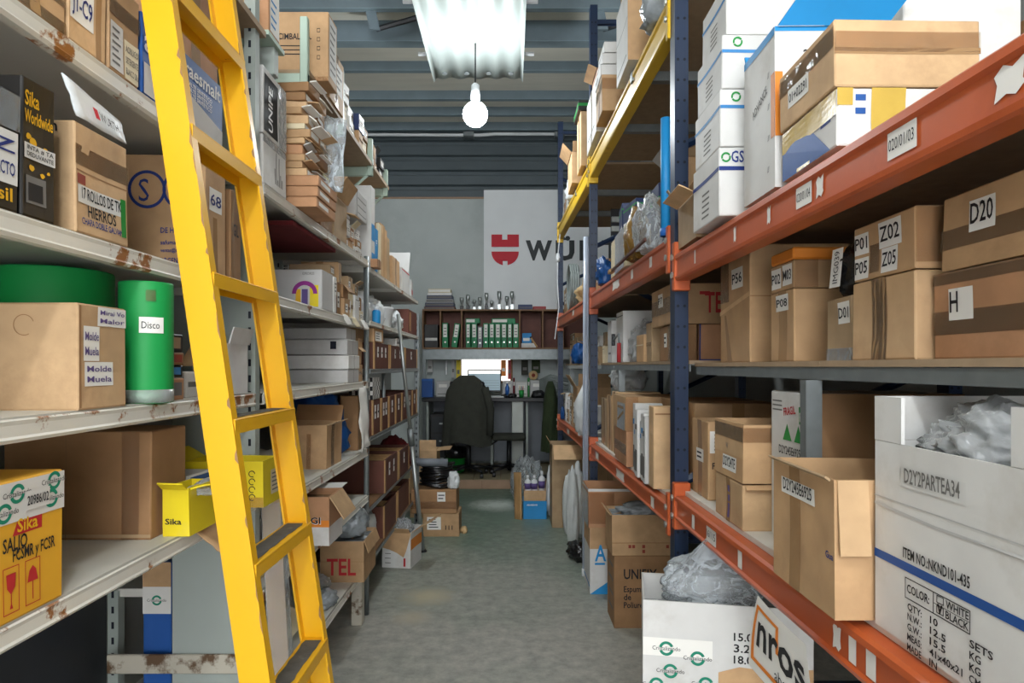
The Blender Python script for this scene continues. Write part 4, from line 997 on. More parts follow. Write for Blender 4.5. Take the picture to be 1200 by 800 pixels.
t = ragged_sheet('stretch_film', [(-.70, 2.70, H + .72), (-.685, 2.715, H + 1.03), (-.80, 2.72, H + 1.06), (-.82, 2.715, H + .74)], 'film_clear', .001, amp=.03, seed=2, nu=10, nv=10); tag(t, 'shiny stretch film hanging round the pile of flat cartons', 'film')
c = Carton('carton', 'brown carton under the small yellow box on the highest shelf', 'box', -1.02, -.80, 2.74, 2.92, ZA2, ZA2 + .165, 'card_dark'); c.seal()
c = Carton('small_box', 'small bright yellow box on a brown carton beside the film-wrapped pile', 'box', -.92, -.80, 2.75, 2.87, ZA2 + .166, ZA2 + .235, 'carton_yellow'); c.patch('a', (.2, .2, .9, .8), 'paper', 'label_sheet')
c = Carton('carton', 'open brown carton with tall upright flaps on the highest shelf', 'box', -1.02, -.80, 2.95, 3.18, ZA2, ZA2 + .19, 'card_old', open_top=True, fill=.3); c.flap('n', .2, 84, 'card_old'); c.flap('f', .16, 80, 'card'); c.flap('a', .1, 60, 'card_light')
stackfill(3.20, 3.63, ZA2, ZA2 + .19, -.80, .2, ['card_red', 'card', 'card_dark', 'carton_white'], 'by the big pale grey carton', 21, (.09, .12), (.04, .07))
c = Carton('carton', 'large pale grey carton on top of the small brown stacks', 'box', -1.05, -.80, 3.36, 3.62, ZA2 + .192, zz(222, 3.4), 'carton_grey'); c.patch('a', (.1, .0, .14, 1), 'ink_grey', 'lid_edge')
for k in range(3): c.patch('a', (.2, .15 + .28*k, .9, .19 + .28*k), 'ink_grey', 'printed_line')
# mint board goods
c = Carton('carton', 'large brown carton printed CIMBAL with tick boxes on the mint-green frame', 'box', -1.02, -.75, 2.68, 2.81, ZG, zz(13, 2.68), 'card', jit=.002)
c.text('n', 'CIMBAL S.A.', .22, .60, .035, 'ink', .14)
for k in range(3): c.patch('n', (.25, .50 - .06*k, .68, .515 - .06*k), 'ink', 'printed_line')
for k in range(4):
    v = .70 - .13*k
    for r in ((.82, v, .87, v + .01), (.82, v + .05, .87, v + .06), (.82, v, .826, v + .06), (.864, v, .87, v + .06)): c.patch('n', r, 'ink', 'tick_box')
c.sheet('a', .1, .1, .9, .95, None, 'ink_grey', 'paper_grey', lines=7); c.tape('n', 0, 0, 1, .06, 'tape_clear')
c = Carton('carton', 'pale taped carton beside the CIMBAL carton on the mint-green frame', 'box', -1.02, -.79, 2.84, 3.085, ZG, ZG + .24, 'card_light'); c.sheet('a', .3, .3, .9, .85, None, 'ink_grey', lines=4); c.seal('tape_clear')
stackfill(3.15, 3.74, ZG, ZG + .26, -.80, .2, ['card', 'carton_white', 'carton_navy', 'card_dark', 'carton_cream'], 'on the middle mint-green board', 5, (.09, .16), (.07, .13))
stackfill(3.81, 4.2, ZG, ZG + .18, -.80, .18, ['card_dark', 'card', 'carton_black'], 'on the last mint-green board', 6, (.09, .14), (.06, .11))

# ---------------- unit 2, shelf B
MB().box((-1.2, 2.45, ZA2 - .062), (-.822, 3.05, ZA2 - .045)).build('liner_board', 'cloth_maroon', u2)
c = Carton('carton', 'pale carton printed with a purple arch and yellow blocks', 'box', -1.02, -.8, 2.76, 2.93, ZB2, zz(315, 2.76), 'carton_grey', jit=.002)
fn = at(c, 'n'); W, Hh = c.size('n')
roundel(c.root, fn, W*.66, Hh*.38, .055, .018, 'ink_magenta', 'printed_arch', 0, 180); c.patch('n', (.48, .08, .58, .5), 'ink_yellow', 'printed_block'); c.patch('n', (.76, .05, .93, .6), 'carton_yellow', 'printed_block'); c.patch('n', (.60, .08, .72, .5), 'ink_purple', 'printed_block')
lettering(c.root, 'ESPECIALES', fn, .014, .016, W*.62, Hh*.86, 'ink_grey', .05)
c = Carton('carton', 'thin white carton standing against the purple printed carton', 'box', -.98, -.80, 2.945, 2.99, ZB2, ZB2 + .165, 'carton_white'); c.sheet('a', .1, .5, .9, .9, None, 'ink_grey', lines=3)
stackfill(3.0, 3.63, ZB2, ZB2 + .27, -.80, .2, ['card_dark', 'card', 'carton_white', 'carton_cream', 'card_old', 'carton_navy'], 'crammed beside the purple printed carton', 33, (.06, .12), (.06, .16))
for k, (Y, m, lab) in enumerate(((3.05, 'paper', 'white paper tag on the shelf lip beside the thin white carton'), (3.22, 'carton_cream', 'cream paper tag curling over the shelf lip under the crammed cartons'), (3.42, 'paper', 'white paper tag on the shelf lip beside the steel upright'))):
    t = ragged_sheet('paper_tag', [(-.79, Y, ZB2 + .002), (-.79, Y + .09, ZB2 + .002), (-.765, Y + .1, ZB2 - .045), (-.77, Y + .01, ZB2 - .05)], m, .001, amp=.006, seed=k); tag(t, lab, 'paper', 'paper tags on the shelf lip' if m == 'paper' else None)
# ---------------- unit 2, shelf C : long white cartons
z = ZC2
for k in range(4):
    h = (.068, .072, .078, .058)[k]; dx = (0, .012, -.01, .015)[k]
    c = Carton('long_carton', ('lowest', 'second', 'third', 'topmost')[k] + ' long white carton of the stack on the white shelf', 'box', -1.22 + dx, -.80 - (.02 if k == 3 else 0) + dx*.3, 3.2 + (.03 if k == 3 else 0), 3.43, z, z + h - .001, 'carton_grey' if k != 1 else 'carton_white', group='long white cartons', jit=.002)
    c.patch('n', (.0, .94, 1, .97), 'ink_grey', 'lid_edge'); c.patch('a', (.5, 0, .52, 1), 'ink_grey', 'lid_edge')
    if k == 2: c.patch('n', (.80, .35, .87, .85), 'hole_dark', 'hand_hole')
    z += h
stackfill(3.45, 3.63, ZC2, ZC2 + .26, -.80, .2, ['card', 'card_light', 'card_red'], 'beside the long white cartons', 9, (.07, .11), (.06, .1))
# ---------------- unit 2, shelf D
y0 = 2.89
c = Carton('carton', 'sagging open brown carton of scrap on the lower white shelf', 'box', -1.06, -.815, y0, 3.16, ZD2, zz(497, y0), 'card', open_top=True, fill=.85, fillmat='card_dark', jit=.012)
c.flap('f', .09, 60, 'card_dark'); c.flap('a', .03, 30, 'card_old'); c.tape('n', .62, .0, .7, .8, 'tape_clear'); c.tape('a', .3, 0, .5, 1, 'tape_clear')
bag('tarpaulin', 'folded blue tarpaulin stuffed behind the sagging carton', (-1.03, 3.36, ZD2), (.17, .15, .20), 'bag_blue', 12, flatb=.3)
c = Carton('carton', 'brown carton tucked between the tarpaulin and the patterned pack', 'box', -.93, -.83, 3.54, 3.63, ZD2, ZD2 + .30, 'card_dark'); c.seal()
t = ragged_sheet('printed_paper', [(-.79, 3.40, zz(455, 3.4)), (-.785, 3.52, zz(452, 3.5)), (-.77, 3.57, zz(520, 3.55)), (-.785, 3.42, zz(532, 3.42))], 'paper', .001, amp=.02, seed=6, nu=6, nv=10); tag(t, 'long white printed paper hanging over the shelf edge', 'paper')
t = ragged_sheet('wire_tray_paper', [(-1.0, 2.35, ZD2 + .05), (-.86, 2.35, ZD2 + .04), (-.86, 2.6, ZD2 + .13), (-1.0, 2.6, ZD2 + .13)], 'paper_grey', .002, amp=.02, seed=9); tag(t, 'creased grey paper packing behind the ladder on the lower shelf', 'paper')
c = Carton('carton', 'low cream carton under the creased packing paper', 'box', -1.0, -.84, 2.36, 2.6, ZD2, ZD2 + .035, 'carton_cream'); c.patch('a', (.1, .3, .6, .6), 'ink_grey', 'printed_line')
# ---------------- unit 2, shelves E, F
c = Carton('carton', 'white and brown carton with orange band printed ORIGI and a loose white flap', 'box', -.90, -.725, 2.6, 2.80, ZE2, zz(582, 2.6), 'card_red', open_top=True, fill=.85)
c.patch('n', (0, 0, 1, .38), 'carton_white', 'printed_panel'); c.patch('n', (0, .38, 1, .52), 'carton_orange', 'printed_band'); c.text('n', 'ORIGI', .12, .44, .04, 'ink_white', .12); c.text('n', 'ORIGI', .14, .455, .036, 'ink', .115, off=.003)
c.patch('a', (0, 0, 1, .38), 'carton_white', 'printed_panel'); c.flap('n', .0, 0, 'carton_white') if False else c.flap('f', .10, 10, 'carton_white'); c.flap('a', .10, -55, 'card_light'); c.flap('w', .08, 20, 'carton_white')
c = Carton('carton', 'brown carton printed with red letters on the lowest white shelf', 'box', -.97, -.745, 3.30, 3.60, ZF2, zz(634, 3.3), 'card', open_top=True, fill=.9, fillmat='bag_silver'); c.text('n', 'TEL', .15, .18, .12, 'ink_red', .15); c.patch('n', (0, .5, 1, .51), 'card_dark', 'crease'); c.patch('a', (0, .5, 1, .51), 'card_dark', 'crease'); c.flap('a', .06, -70)
bag('silver_bag', 'shiny silver bag of fittings piled on the red-lettered carton', (-.85, 3.45, zz(634, 3.3) + .002), (.09, .12, .085), 'bag_silver', 14)
bag('fittings_bag', 'small clear bag of grey fittings on the lowest white shelf', (-.85, 2.98, ZF2), (.05, .075, .045), 'bag_silver', 15)
bag('fittings_bag', 'larger dull clear bag of fittings behind the small one', (-.95, 3.13, ZF2), (.07, .08, .06), 'film_milky', 17)
c = Carton('carton', 'white and blue carton standing on the lowest shelf behind the ladder', 'box', -1.0, -.82, 2.18, 2.40, ZF2, ZF2 + .22, 'carton_white', open_top=True, fill=.8); c.patch('n', (0, 0, .6, .8), 'carton_blue', 'printed_panel'); c.flap('a', .08, -30, 'carton_cream')
for k, y in enumerate((2.15, 2.4)):
    c = Carton('carton', ('flat cream carton behind the ladder on the shelf above the lowest', 'tall grey carton behind the ladder on the shelf above the lowest')[k], 'box', -1.0, -.84, y, y + .2, ZE2, ZE2 + (.08, .15)[k], ('carton_cream', 'carton_grey')[k]); c.sheet('a', .2, .2, .7, .7, None, 'ink_grey', lines=2)

# ---------------- unit 3 : wooden bins
def bin_box(name, label, x0, x1, y0, y1, z0, z1, group, dividers=0, tags=1, mat='wood_bin', full=True):
    t = empty(name, ((x0 + x1)/2, (y0 + y1)/2, z0)); tag(t, label, 'bin', group)
    w, l, h = (x1 - x0)/2, (y1 - y0)/2, z1 - z0; th = .012
    for (a, b, nm) in (((-w, -l, 0), (w, -l + th, h), 'end_board'), ((-w, l - th, 0), (w, l, h), 'end_board'), ((-w, -l + th, 0), (-w + th, l - th, h), 'side_board'), ((w - th, -l + th, 0), (w, l - th, h), 'side_board'), ((-w + th, -l + th, 0), (w - th, l - th, .01), 'bottom_board')):
        MB().box(a, b).build(nm, mat, t)
    MB().box((w - .004, -l - .004, 0), (w + .004, -l + .022, h + .003)).build('corner_strip', 'wood_pale', t)
    MB().box((w - .004, l - .022, 0), (w + .004, l + .002, h + .003)).build('corner_strip', 'wood_pale', t)
    for k in range(dividers):
        y = -l + (2*l) * (k + 1) / (dividers + 1); MB().box((-w + th, y - .005, .01), (w - th, y + .005, h * .95)).build('divider', 'wood_pale', t)
    for k in range(tags):
        y = -l + 2*l * (k + 1) / (tags + 1)
        MB().box((w, y - .018, h * .45), (w + .0015, y + .018, h * .85)).build('label_tag', 'paper_grey', t)
        MB().box((w + .0015, y - .012, h * .6), (w + .002, y + .012, h * .66)).build('printed_line', 'ink', t)
    MB().box((-w + th, -l + th, .012), (w - th, l - th, h * .55)).build('contents', 'cloth_dark', t)
    return t
for k, (a, b) in enumerate(((3.80, 4.28), (4.31, 4.9), (4.93, 5.55))):
    bin_box('wooden_bin', ORD[k] + ' dark red bin past the white shelving, level with the desk top', -1.2, -.80, a, b, ZC3, ZC3 + .155, 'dark red bins at desk height', 1, 3 - k)
c = Carton('carton', 'brown carton with white label standing on the dark red bins', 'box', -1.05, -.805, 3.84, 4.12, ZC3 + .16, ZC3 + .245, 'card'); c.sheet('a', .1, .1, .8, .8, None, 'ink_grey', lines=3)
c = Carton('small_box', 'small white card box on the dark red bins', 'box', -.92, -.81, 4.62, 4.82, ZC3 + .16, ZC3 + .215, 'carton_white'); c.patch('a', (.1, .3, .6, .6), 'ink_grey', 'printed_line')
y = 3.76
for k in range(7):
    w = .255; bin_box('wooden_bin', ORD[k] + ' dark red bin past the white shelving in the labelled row of seven', -1.2, -.80, y, y + w - .008, ZD3, ZD3 + .20, 'row of seven dark red bins', 0, 2 if k < 2 else 1); y += w
c = Carton('patterned_pack', 'black and white patterned pack on the first bin of the row', 'box', -.94, -.80, 3.775, 3.99, ZD3 + .205, ZD3 + .335, 'carton_white', jit=.002)
for i in range(8):
    for j in range(5):
        if (i + j) % 2: c.patch('n', (i/8, j/5, (i+1)/8, (j+1)/5), 'ink', 'printed_check', .001); c.patch('a', (i/8, j/5, (i+1)/8, (j+1)/5), 'ink_grey', 'printed_check', .001)
bin_box('wooden_bin', 'long open dark red bin with pale edges and dividers', -1.17, -.79, 4.08, 4.56, ZE3, ZE3 + .205, 'open bins near the floor', 4, 2)
bin_box('wooden_bin', 'shorter open dark red bin behind the long one', -1.17, -.79, 4.60, 5.05, ZE3, ZE3 + .19, 'open bins near the floor', 3, 1)
bag('wire_bundle', 'tangled dark red wire bundle behind the open bins', (-.95, 5.3, ZE3), (.14, .18, .13), 'cloth_maroon', 22)
for k, (a, b) in enumerate(((4.15, 4.62), (4.66, 5.2))): bin_box('wooden_bin', ('dark red bin beside the net bag on the lowest board', 'dark red bin at the far end of the lowest board')[k], -1.17, -.81, a, b, ZF3, ZF3 + .20, 'lowest dark red bins', 1, 0)
bag('net_bag', 'grey net bag of parts on the lowest board beside the bins', (-.92, 3.90, ZF3), (.11, .12, .16), 'sack_white', 23)
# unit 3, shelf B : bags, bucket, can
bag('white_bag', 'crumpled white plastic bag at the start of the bag shelf', (-.9, 3.80, ZB3), (.08, .08, .10), 'bag_white', 31)
bag('paper_bag', 'pale crumpled paper bag between a white bag and a spray can', (-.96, 4.0, ZB3), (.07, .08, .12), 'kraft_paper', 32)
t = empty('spray_can', (-.818, 3.96, ZB3)); tag(t, 'bright blue spray can in front of the pale paper bag', 'can')
MB().lathe([(.024, 0), (.026, .004), (.026, .07), (.02, .08), (.008, .083)], n=16).build('can_body', 'carton_sky', t, True); MB().lathe([(.016, .08), (.016, .1), (.012, .104)], n=14).build('cap', 'plastic_white', t, True)
t = empty('paint_bucket', (-.90, 4.42, ZB3)); tag(t, 'white printed plastic bucket on the bag shelf', 'bucket')
MB().lathe([(.08, 0), (.085, .005), (.1, .12), (.104, .125), (.104, .135), (.098, .138), (.05, .138)], n=24).build('tub', 'plastic_white', t, True)
for a in (-.35, .35): 
    fn = lambda u, v, a=a: Vector((math.cos(u/.1 + a - .6)*(.0835 + .13*v), math.sin(u/.1 + a - .6)*(.0835 + .13*v), v))
    vs = [fn(-.02 + .04*i/4, .03 + .06*j) for j in (0, 1) for i in range(5)]; mesh('printed_panel', vs, [(i, i+1, 6+i, 5+i) for i in range(4)], 'ink_grey', t)
MB().tube([(0, -.104, .12), (.05, -.09, .06), (.09, 0, .045), (.05, .09, .06), (0, .104, .12)], .003, 5).build('wire_handle', 'galvanised', t)
for (Y, r, m, lab, sd) in ((4.22, (.07, .09, .11), 'bag_white', 'white net bag wedged beside the printed bucket', 33), (4.62, (.08, .07, .07), 'film_milky', 'clear bag wedged behind the printed bucket', 34), (4.85, (.09, .12, .09), 'bag_white', 'white plastic bag before the maroon carton', 35)):
    bag('plastic_bag', lab, (-.90, Y, ZB3), r, m, sd)
c = Carton('carton', 'maroon carton at the end of the bag shelf', 'box', -.98, -.80, 5.1, 5.55, ZB3, ZB3 + .19, 'carton_maroon'); c.patch('a', (.1, .1, .3, .9), 'card_red', 'printed_panel')
c = Carton('carton', 'white carton with blue print lying on the clear bag shelf props', 'box', -1.15, -1.02, 4.0, 4.6, ZB3, ZB3 + .2, 'carton_white'); c.patch('a', (.1, .3, .9, .6), 'ink_steel', 'printed_panel')
# unit 3, shelf A : boards and tall packs
c = Carton('tall_pack', 'tall white and blue pack standing at the start of the board stack', 'box', -.98, -.80, 3.74, 3.84, ZA3, zz(217, 3.75), 'carton_white'); c.patch('a', (.1, .35, .9, .55), 'carton_sky', 'printed_panel'); c.patch('a', (.1, .05, .9, .2), 'carton_sky', 'printed_panel')
c = Carton('tall_pack', 'narrow bright blue pack beside the tall white pack', 'box', -.96, -.80, 3.85, 3.93, ZA3, ZA3 + .26, 'carton_sky'); c.text('a', 'F', .3, .6, .05, 'ink_white', .03)
y = 3.96
for k, (w, h, m) in enumerate(((.07, .31, 'carton_cream'), (.09, .33, 'card_light'), (.08, .34, 'wood_pale'), (.10, .33, 'card'), (.12, .3, 'card_old'))):
    c = Carton('upright_board', '%s board panel standing upright in the board stack' % ('cream', 'light tan', 'pale wood', 'tan', 'faded brown')[k], 'board', -1.1, -.80 - .005*k, y, y + w - .004, ZA3, ZA3 + h, m, jit=.002); c.patch('n', (.9, 0, .93, 1), 'card_dark', 'edge_line'); y += w
c = Carton('small_box', 'small brown box on the shelf lip in front of the tall white pack', 'box', -.80, -.755, 3.70, 3.80, ZA3 + .001, ZA3 + .05, 'card_red'); c.seal('tape', .02)
c = Carton('carton', 'brown carton beside the upright boards at the end of the high shelf', 'box', -1.0, -.81, 4.46, 4.75, ZA3, ZA3 + .2, 'card'); c.seal()
c = Carton('carton', 'white carton with raised lid at the end of the high shelf', 'box', -1.0, -.80, 4.80, 5.15, ZA3, ZA3 + .17, 'carton_white', open_top=True, fill=.6, fillmat='paper'); c.flap('f', .2, 70, 'carton_grey'); c.patch('a', (0, .9, 1, .95), 'ink_red', 'printed_line')
c = Carton('carton', 'small grey carton tilted against the raised white lid', 'box', -.95, -.81, 5.25, 5.5, ZA3, ZA3 + .14, 'carton_grey', rz=.1); c.patch('a', (.2, .2, .8, .5), 'ink_red', 'printed_panel')

# ================================================================== goods in the pallet rack
# ---------------- lower deck, first bay
X, ya, yb, rim = .64, .60, 1.139, H - .128
c = Carton('carton', 'big white carton with blue stripe and item data, handle cut-out in its side', 'box', X, X + .42, ya, yb, R1l, rim, 'carton_white', open_top=True, fill=.8, fillmat='bag_black', innermat='card', jit=.002, bulge=.002)
cx, cy, cz = c.root.location; hh = H - .052 - R1l; t5 = .006
def upw(a, b): MB().box((a[0] - cx, a[1] - cy, rim - cz), (b[0] - cx, b[1] - cy, hh), .0).build('raised_wall', 'carton_white', c.root)
upw((X, 1.062, 0), (X + t5, yb, 0)); upw((X, ya, 0), (X + t5, .829, 0)); upw((X + t5, yb - t5, 0), (X + .42, yb, 0)); upw((X + .42 - t5, ya, 0), (X + .42, yb - t5, 0))
hh2 = c.d[2]
def ui(px): return (yb - ry(px, X)) / (yb - ya)
c.patch('a', (0, .37, 1, .415), 'carton_blue', 'printed_stripe', .0012)
c.sheet('a', ui(1056), .79, ui(1132), .89, 'D2Y2PARTEA34', 'ink_grey', 'carton_white', .9)
c.patch('a', [(0, .655), (.3, .635), (.6, .645), (1, .63), (1, .645), (.6, .66), (.3, .65), (0, .67)], 'carton_grey', 'crease'); c.patch('a', (0, .70, 1, .706), 'carton_grey', 'crease')
c.text('a', 'ITEM NO.:NKND101-435', ui(1058), .435, .024, 'ink', (ui(1136) - ui(1058)) * c.d[1])
W = c.d[1]; u0, u1 = ui(1060), ui(1136)
for r in ((u0, .335, u1, .34), (u0, .235, u1, .24), (u0, .235, u0 + .003, .34), (u1 - .003, .235, u1, .34), ((u0 + u1)/2 - .01, .235, (u0 + u1)/2 - .007, .34), ((u0 + u1)/2 - .01, .286, u1, .289)): c.patch('a', r, 'ink', 'printed_frame')
c.text('a', 'COLOR:', u0 + .012, .27, .019, 'ink', .055); um = (u0 + u1)/2
for k, w in enumerate(('WHITE', 'BLACK')):
    v = .297 - .048*k; c.text('a', w, um + .045, v, .016, 'ink', .048)
    for r in ((um + .005, v, um + .035, v + .004), (um + .005, v + .032, um + .035, v + .036), (um + .005, v, um + .008, v + .036), (um + .032, v, um + .035, v + .036)): c.patch('a', r, 'ink', 'tick_box')
c.text('a', 'v', um + .01, .252, .03, 'ink', .012)
for k, (a, b, d) in enumerate((('QTY:', '10', 'SETS'), ('N.W.:', '12.5', 'KG'), ('G.W.:', '15.5', 'KG'), ('MEAS:', '41x40x21', 'CM'), ('MADE', 'IN', 'PRC'))):
    v = .185 - .05*k; c.text('a', a, u0 + .015, v, .0155, 'ink', .036); c.text('a', b, um - .02, v, .0155, 'ink', .009*len(b)); c.text('a', d, u1 + .0, v, .0155, 'ink', .011*len(d))
bag('plastic_bag', 'milky see-through plastic bag bulging out of the white handle carton', (.765, .985, rim - .05), (.105, .125, .074), 'film_milky', 41, sub=5, flatb=.4)
X = .573
c = Carton('carton', 'open brown carton labelled D2Y245 overhanging the lower orange beam', 'box', X, X + .25, 1.148, 1.4185, R1l, zz(560, 1.148), 'card', open_top=True, fill=.35, jit=.004)
c.sheet('a', .16, .74, .72, .87, 'D2Y245E6925', 'ink', 'paper', .9); c.tape('a', .30, .0, .48, 1); c.text('a', 'Gua', .88, .42, .018, 'ink_navy', .03)
c.flap('n', .13, -85, 'card_light', u0=.02, u1=.24); c.flap('w', .1, 55, 'card'); c.flap('a', .012, 40, 'card_old')
X = .70
c = Carton('carton', 'white carton with red FRAGIL print and green arrows behind the grey strut', 'box', X, X + .36, 1.511, 1.744, R1l, zz(461, 1.511), 'carton_white')
c.patch('n', (0, 0, 1, 1), 'card_dark', 'brown_side', .0008); c.text('a', 'FRAGIL', .35, .84, .028, 'ink_red', .07, rot=8); c.patch('a', (.72, .80, .98, .91), 'ink_green', 'printed_panel'); c.text('a', 'FEMA', .74, .82, .03, 'ink_white', .05)
for u in (.42, .70):
    c.patch('a', [(u - .11, .68), (u + .11, .68), (u, .79)], 'ink_green', 'printed_arrow'); c.patch('a', (u - .035, .30, u + .035, .53), 'ink_green', 'printed_arrow')
for k in range(3): c.patch('a', (.05, .93 - .03*k, .3, .94 - .03*k), 'ink_grey', 'printed_line')
c.sheet('a', .18, .56, .8, .67, 'D2Y245E6925', 'ink', 'paper_grey')
X = .633
c = Carton('carton', 'brown carton with a dark tape seam under the labelled carton on the lower deck', 'box', X, X + .28, 1.765, 2.01, R1l, zz(571, 1.72), 'card_light', jit=.004)
c.tape('a', .42, 0, .56, 1); c.patch('a', (.46, .05, .53, .85), 'ink_purple', 'smudged_mark'); c.flap('n', .015, -30, 'card')
z1 = zz(571, 1.72) + .001
c = Carton('carton', 'brown carton with a pale band and paper label, upper of two on the lower deck', 'box', X, X + .28, 1.765, 2.01, z1, zz(497, 1.765), 'card', open_top=True, fill=.6, jit=.003)
c.patch('a', (0, .42, 1, .68), 'card_light', 'pale_band'); c.sheet('a', .3, .12, .78, .38, 'D2Y24TE', 'ink', 'paper', .8); c.text('a', 'W', .4, .5, .025, 'ink_grey', .02); c.tape('a', 0, .7, 1, .95, 'tape_clear'); c.tape('n', 0, .7, 1, .95, 'tape_clear')
c = Carton('carton', 'brown taped carton with white barcode sheet next to the blue upright', 'box', .66, .92, 2.17, 2.355, R1l, zz(494, 2.17), 'card', jit=.003)
c.tape('a', .35, 0, .6, 1); c.sheet('a', .25, .45, .7, .62, None, 'ink', lines=2); c.sheet('n', .02, .60, .5, .88, None, 'ink', lines=5); c.text('n', 'FR', .05, .40, .03, 'ink', .03)
c = Carton('carton', 'large dark brown carton with red and white sticker at the back of the lower deck', 'box', 1.06, 1.5, 1.78, 2.34, R1l, H - .13, 'card_dark'); c.sheet('n', .05, .7, .3, .95, 'SL', 'ink_red'); c.seal()
c = Carton('carton', 'large dark carton at the very back of the lower deck', 'box', 1.10, 1.5, .9, 1.6, R1l, H - .11, 'card_dark'); c.seal(); c.sheet('n', .1, .5, .4, .8, None, 'ink_grey', lines=3)
c = Carton('carton', 'open dark carton behind the pale-banded carton on the lower deck', 'box', .93, 1.05, 1.8, 2.1, R1l, H - .2, 'card_dark', open_top=True); c.flap('n', .1, 60, 'card_dark'); c.seal(faces=('n',))
# ---------------- mid shelf, first bay
c = Carton('carton', 'film-wrapped brown carton labelled H on the grey angle shelf', 'box', .735, 1.15, .60, 1.13, R1m, zz(322, 1.13), 'card_red', jit=.003)
c.sheet('a', .077, .44, .183, .80, 'H', 'ink', 'paper', .8); c.tape('a', 0, .28, 1, .55, 'tape_clear'); c.tape('a', 0, .86, 1, 1, 'tape_clear')
zt = zz(322, 1.13) + .001
c = Carton('carton', 'rounded brown carton labelled D20 stacked on the H carton', 'box', .732, 1.13, .62, 1.108, zt, zz(232, 1.108), 'card', jit=.006, bulge=.006)
c.sheet('a', .135, .44, .25, .84, 'D20', 'ink', 'paper', .8); c.tape('a', 0, .28, 1, .55, 'tape_clear')
X = .71
z1 = zz(314, 1.135)
c = Carton('carton', 'brown carton with a tape seam under the P01 and Z02 labels', 'box', X, X + .36, 1.137, 1.349, R1m, z1, 'card_light', jit=.002); c.tape('a', .34, 0, .58, 1, 'tape_clear'); c.tape('a', .36, .0, .56, 1)
c = Carton('carton', 'brown carton with four paper labels P01, P05, Z02 and Z05', 'box', X, X + .36, 1.137, 1.345, z1 + .001, zz(238, 1.137), 'card', jit=.003)
for (tx, u0, v0, u1, v1) in (('P01', .03, .48, .27, .86), ('P05', .03, .03, .27, .42), ('Z02', .44, .48, .80, .93), ('Z05', .48, .05, .74, .47)): c.sheet('a', u0, v0, u1, v1, tx, 'ink', 'paper', .7)
c.tape('a', .28, .1, .44, .6, 'tape_clear'); c.tape('n', 0, .1, .3, 1, 'tape_clear')
z1 = zz(344, 1.352)
c = Carton('carton', 'small leaning brown carton labelled D01 under the black bag', 'box', X + .005, X + .2, 1.354, 1.475, R1m, z1, 'card_old', jit=.005); c.sheet('a', .45, .58, .92, .92, 'D01', 'ink'); c.tape('a', 0, 0, 1, .2, 'film_clear')
t = bag('black_bag', 'stuffed black plastic bag with IMG039 label on the D01 carton', (.80, 1.415, z1 + .001), (.085, .062, .083), 'bag_black', 44, cat='bag', amp=.12)
vs = [Vector((-.083 - .006*math.sin(k) , .02 - .035*(k % 2), .03 + .075*(k // 2))) for k in range(4)]
mesh('label_sheet', [(-.092, .025, .02), (-.090, -.018, .02), (-.082, -.018, .105), (-.084, .025, .105)], [(0, 1, 2, 3)], 'paper', t)
lettering(t, 'IMG039', lambda u, v: Vector((-.0935 + .09*u, -.012 + v, .028 + u)), .025, .03, 0, 0, 'ink', .07)
X = .70
z1 = zz(337, 1.602)
c = Carton('carton', 'brown carton with a dark tape seam under the orange-lidded carton', 'box', X, X + .3, 1.602, 1.744, R1m, z1, 'card', jit=.002); c.tape('a', .35, 0, .7, 1); c.sheet('a', .25, .72, .78, .95, 'P08', 'ink')
c = Carton('carton', 'brown carton with bright orange lid and two paper labels', 'box', X, X + .3, 1.602, 1.744, z1 + .001, zz(303, 1.602), 'card', jit=.002); c.sheet('a', .05, .1, .46, .85, 'P02', 'ink'); c.sheet('a', .52, .15, .93, .9, 'M03', 'ink'); c.tape('n', 0, 0, .2, 1, 'tape_clear')
MB().box((-.15, -.069, c.d[2]), (.15, .069, c.d[2] + .03), .004).build('lid', 'carton_orange', c.root)
c = Carton('carton', 'tall brown carton labelled P56 with a folded seam half way up', 'box', X, X + .3, 1.90, 2.171, R1m, zz(284, 1.90), 'card', jit=.004)
c.sheet('a', .40, .66, .78, .84, 'P56', 'ink'); c.tape('a', .0, .56, .3, 1, 'tape_clear'); c.patch('a', [(0, .44), (1, .56), (1, .60), (0, .48)], 'card_light', 'folded_seam', .002); c.patch('n', (0, .555, 1, .565), 'card_dark', 'crease'); c.text('n', 'GUA', .6, .5, .018, 'ink_navy', .03)
c.patch('a', [(.28, .0), (.45, .0), (.2, .44), (.15, .44)], 'tape', 'tape', .001)
c = Carton('carton', 'dark brown carton behind the orange-lidded carton on the angle shelf', 'box', 1.08, 1.4, 1.2, 2.2, R1m, H + .25, 'card_dark'); c.seal()
# ---------------- upper deck, first bay
X = .58
zs = [R1u, zz(171, 1.807), zz(103, 1.807), zz(40, 1.807), zz(-25, 1.807)]
for k in range(4):
    c = Carton('carton', ('lowest white carton of the four-high stack, with GS print', 'second white carton of the four-high stack with a blue line', 'third white carton of the four-high stack with a blue line', 'topmost white carton of the four-high stack on the orange beam')[k], 'box', X + (.0, .004, .008, .02)[k], X + .30, 1.807, 2.06 - .01*k, zs[k] + .0005, zs[k+1], 'carton_white', group='four-high white cartons', jit=.003)
    for f in ('a', 'n'): c.patch(f, (0, .66, 1, .72), 'ink_navy' if k == 0 else 'ink_steel', 'printed_line')
    c.text('n', 'GS', .115, .78, .045, 'ink_navy', .036) if k == 0 else None
    fn = at(c, 'n'); W, Hh = c.size('n'); roundel(c.root, fn, W*(.065 if k == 0 else .15), Hh*(.85 if k == 0 else .86), .014, .005, 'ink_green', 'emblem', 30, 200); roundel(c.root, fn, W*(.065 if k == 0 else .15), Hh*(.85 if k == 0 else .86), .014, .005, 'ink_green', 'emblem', 210, 380)
    for j in range(5): c.patch('a', (.35, .12 + .09*j, .62, .15 + .09*j), 'ink_grey', 'printed_line')
